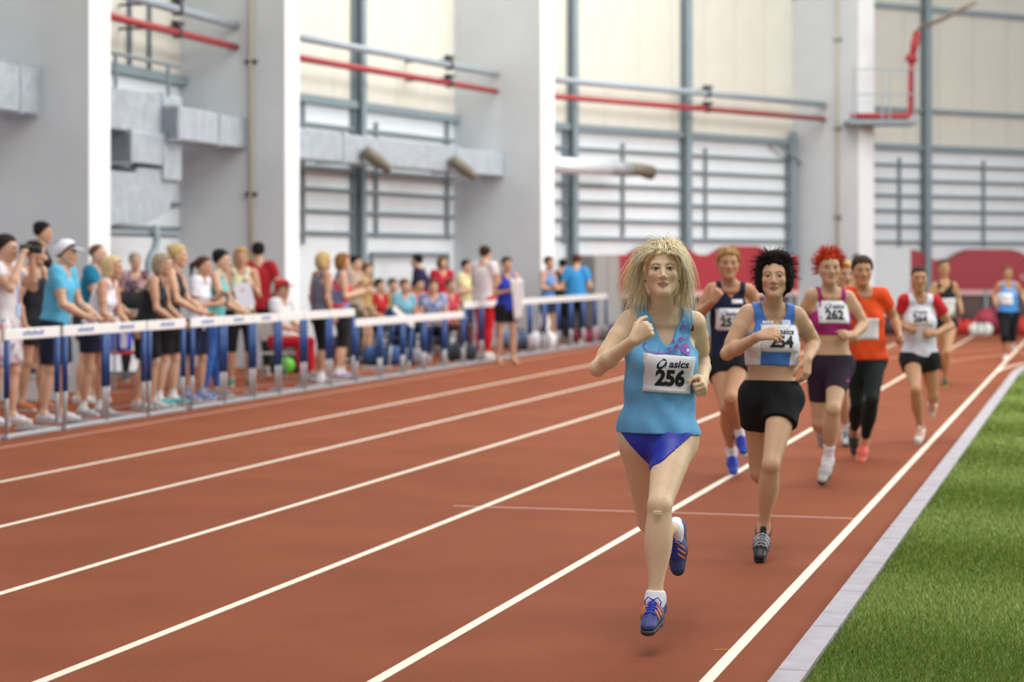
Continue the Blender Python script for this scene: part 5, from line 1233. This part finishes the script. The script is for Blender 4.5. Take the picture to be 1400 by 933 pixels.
# ------------------------------------------------------------------ the row of hurdles
M_BAR = mat('hurdle_bar', '#e4e4e2', .5); M_BLUE = mat('hurdle_blue', '#1d4684', .45, noise=.06, nscale=10); M_SIL = mat('hurdle_silver', '#b0b4b8', .4, .3); M_PRN = mat('hurdle_print', '#5a70b0', .6)
HN = -6.22*CAMH*CT
def zpx(px): return 9.7*FPX/(1499-px)
def make_hurdle(z0, z1, low=0.):
    o = tr(z0/CT+HN*math.sin(TH)/CT*1.0, HN); o = np.array([-9.7+.2755*z0, z0, 0.])
    L = (z1-z0)/CT; t = empty('hurdle', o); fr = (np.zeros(3), TD, TN, UP); 
    bd = MB().box((-.035, -.012, .885-low), (L+.035, .012, .985-low), fr, bev=.006).build('bar', M_BAR, t)
    for k in range(9): 
        MB().box((L*(.30+.045*k), .0122, .918-low), (L*(.33+.045*k), .0135, .948+.008*(k % 3)-low), fr).build('printed_mark', M_PRN, bd) if z0 < 25 else None
    for x in (0.015, L-.015):
        p = MB().tube([TD*x+UP*.0, TD*x+UP*(.55-low)], .019, 8).build('post', M_SIL, t, True); MB().tube([TD*x+UP*(.37-low*.5), TD*x+UP*(.89-low)], .028, 10).build('sleeve', M_BLUE, p, True)
        MB().box((x-.025, -.42, .0), (x+.025, .03, .04), fr, bev=.008).build('foot', M_SIL, t)
    MB().box((0, -.02, .005), (L, .02, .045), fr, bev=.008).build('base_rail', M_SIL, t)
    return t
ords = 'first second third fourth fifth sixth seventh eighth ninth tenth eleventh twelfth thirteenth fourteenth fifteenth sixteenth seventeenth eighteenth nineteenth twentieth'.split()+['twenty-%s' % w for w in 'first second third fourth fifth sixth seventh eighth ninth tenth'.split()]
pairs = [(8, 79), (88, 143), (146, 197), (203, 251), (262, 303), (307, 343), (347, 378), (382, 413), (417, 448), (452, 483)]
zs = [(zpx(a), zpx(b)) for a, b in pairs]; zs.insert(0, (17.7, 18.72))
zc = zpx(487)
while zc < 41.3: zs.append((zc, zc+.88)); zc += .95
for k, (a, b) in enumerate(zs):
    t = make_hurdle(a, b, .14 if 27.6 < a < 31.6 else 0.); w = ords[k] if k < len(ords) else 'last'
    tag(t, 'white barred blue hurdle, %s from the near end of the trackside row' % w, 'hurdle', 'hurdles lined up as a barrier')
# one more hurdle stands tipped over to one side behind the row
t = make_hurdle(32.2, 33.1); t.location = tuple(gp(531, 31.6)); t.rotation_mode = 'AXIS_ANGLE'; t.rotation_axis_angle = (-R(17), *TN)
tag(t, 'hurdle tipped over sideways behind the row, by the seated people', 'hurdle')
# ------------------------------------------------------------------ benches, bags and boxes on the floor
def bag(px, z, w, hgt, col, label, strapc='#22242a', dep=.28):
    o = gp(px, z); t = empty('sports_bag', o); a = RNG.uniform(-.3, .3); e = np.array([math.cos(a), math.sin(a), 0]); n = np.cross(UP, e)
    F, ax, lo = field([cone(e*(-w*.36)+UP*hgt*.5, e*w*.36+UP*hgt*.5, hgt*.5, hgt*.5, .05), cone(e*(-w*.3)+UP*hgt*.32, e*w*.3+UP*hgt*.32, hgt*.36, hgt*.36, .06)], .02, .06)
    v, q = nets(F, lo, .02); v[:, 2] = np.maximum(v[:, 2], 0); link('bag_body', np_mesh('bag_body', v, q, np.zeros(3)), mat('bag_cloth', col, .8, noise=.2, nscale=8, bump=.3, bscale=30), t)
    for sd in (-1, 1): MB().tube([e*-w*.2+n*sd*hgt*.46+UP*hgt*.5, e*-w*.12+n*sd*hgt*.3+UP*hgt*1.15, e*w*.12+n*sd*hgt*.3+UP*hgt*1.15, e*w*.2+n*sd*hgt*.46+UP*hgt*.5], .014, 6).build('handle', mat('bag_strap', strapc, .8), t, True)
    for x in (-.22, .22): MB().tube([e*w*x+n*hgt*.52*math.cos(b)+UP*(hgt*.5+hgt*.52*math.sin(b)) for b in np.linspace(-1.1, 4.2, 12)], .012, 5).build('band', mat('bag_strap', strapc, .8), t)
    return tag(t, label, 'bag')
bx = empty('step_box', gp(44, 24.4)); MB().box((-.55, -.3, 0), (.35, .3, .3), bev=.02).build('box_body', mat('white_box', '#d4d2d0', .7, noise=.06), bx); MB().box((-.57, -.32, .27), (.37, .32, .3), bev=.01).build('lid', mat('white_box', '#d4d2d0', .7, noise=.06), bx); tag(bx, 'low white box on the track with a person standing on it', 'box')
bn = empty('bench', gp(172, 27)); m_ = MB().box((-.9, -.2, .42), (.9, .2, .46), bev=.01).build('seat', mat('red_seat', '#c04048', .5), bn)
for x in (-.75, .75):
    for y in (-.15, .15): MB().box((x-.03, y-.03, 0), (x+.03, y+.03, .42)).build('leg', mat('white_leg', '#d8d8d8', .5), bn)
MB().box((-.75, -.02, .15), (.75, .02, .2)).build('stretcher', M_STEEL, bn); tag(bn, 'red topped bench with pale legs behind the white tank top woman', 'bench')
jk = empty('folded_jacket', gp(166, 27)+UP*.46); MB().box((-.3, -.18, 0), (.12, .18, .28), bev=.07).build('jacket_cloth', mat('blue_jacket', '#2c48b0', .8, noise=.1), jk); MB().box((.02, -.185, .04), (.10, -.17, .25), bev=.005).build('stripe', mat('white_stripe', '#e0e0ee', .8), jk); tag(jk, 'blue jacket with white stripe lying on the red bench', 'jacket')
tb_ = empty('folding_table', gp(180, 26.2)+np.array([.1, 0, 0])); MB().box((-.4, -.25, .98), (.5, .25, 1.01), bev=.006).build('table_top', mat('grey_table', '#8a8e8c', .5), tb_)
for x in (-.35, .45):
    for y in (-.2, .2): MB().tube([(x, y, 0), (x, y, .98)], .015, 6).build('leg', M_STEEL, tb_)
tag(tb_, 'grey folding table between the white and black tank top women', 'table')
bk = bag(186, 26.2, .5, .22, '#1c1c20', 'black bag on the grey folding table'); bk.location = tuple(np.array(bk.location)+UP*1.01)
bag(394, 30.6, .55, .36, '#2c3a34', 'dark bag with green end beside the seated person in red cap'); gb = MB().sphere((0, 0, .18), (.13, .1, .12), 12, 8).build('green_ball', mat('lime_bag', '#6cc838', .6), None, True); gb.location = tuple(gp(391, 30.2)-UP*.06); gb.name = 'stuff_sack'; tag(gb, 'lime green stuff sack in front of the dark bag', 'bag')
bag(470, 34.5, .6, .4, '#3a3038', 'dark plum bag on the floor behind the fence near the steel post')
bag(524, 32.9, .5, .3, '#34588c', 'blue bag on the floor before the seated group')
bag(558, 33.0, .4, .26, '#8c8a90', 'pale grey bag beside the blue bag')
bag(628, 34.4, .45, .28, '#28303c', 'dark bag left of the red trousers')
bag(710, 38.9, .5, .34, '#5f7494', 'faded blue bag behind the barefoot woman')
bag(742, 38.6, .3, .34, '#d4d0d4', 'white upright bag under the crossed arm woman', dep=.3)
bag(800, 42.0, .4, .3, '#8a3048', 'crimson bag right of the broad man in blue'); bag(852, 42.3, .5, .4, '#584a68', 'purple bag near the left end of the red barrier')
bag(1322, 47.5, .5, .34, '#c83028', 'bright red bag in front of the far barrier'); bag(1341, 46.6, .34, .28, '#d4dcd8', 'white rounded bag before the far red barrier'); bag(1296, 48, .5, .34, '#1e1a1c', 'long black bag under the far barrier')
bag(1362, 47.5, .5, .6, '#a03848', 'tall wine red bag behind the last runner'); bag(1220, 47.5, .7, .4, '#3a3a40', 'charcoal bag at the foot of the far cross wall'); bag(1396, 47, .5, .42, '#b83030', 'red bag at the right edge past the last runner')
gc = empty('equipment_cabinet', gp(814, 42.7), R(46)); MB().box((-.38, -.3, 0.05), (.38, .3, 1.75), bev=.02).build('cabinet_body', mat('grey_cabinet', '#8c8a88', .6), gc); MB().box((-.36, -.32, .1), (-.01, -.3, 1.7)).build('door', mat('grey_cabinet_door', '#969492', .6), gc); MB().box((.01, -.32, .1), (.36, -.3, 1.7)).build('door', mat('grey_cabinet_door', '#969492', .6), gc)
for x in (-.3, .3): MB().box((x-.04, -.25, 0), (x+.04, .25, .05)).build('foot', M_DARK, gc)
tag(gc, 'grey cabinet standing left of the red padded barrier', 'cabinet')
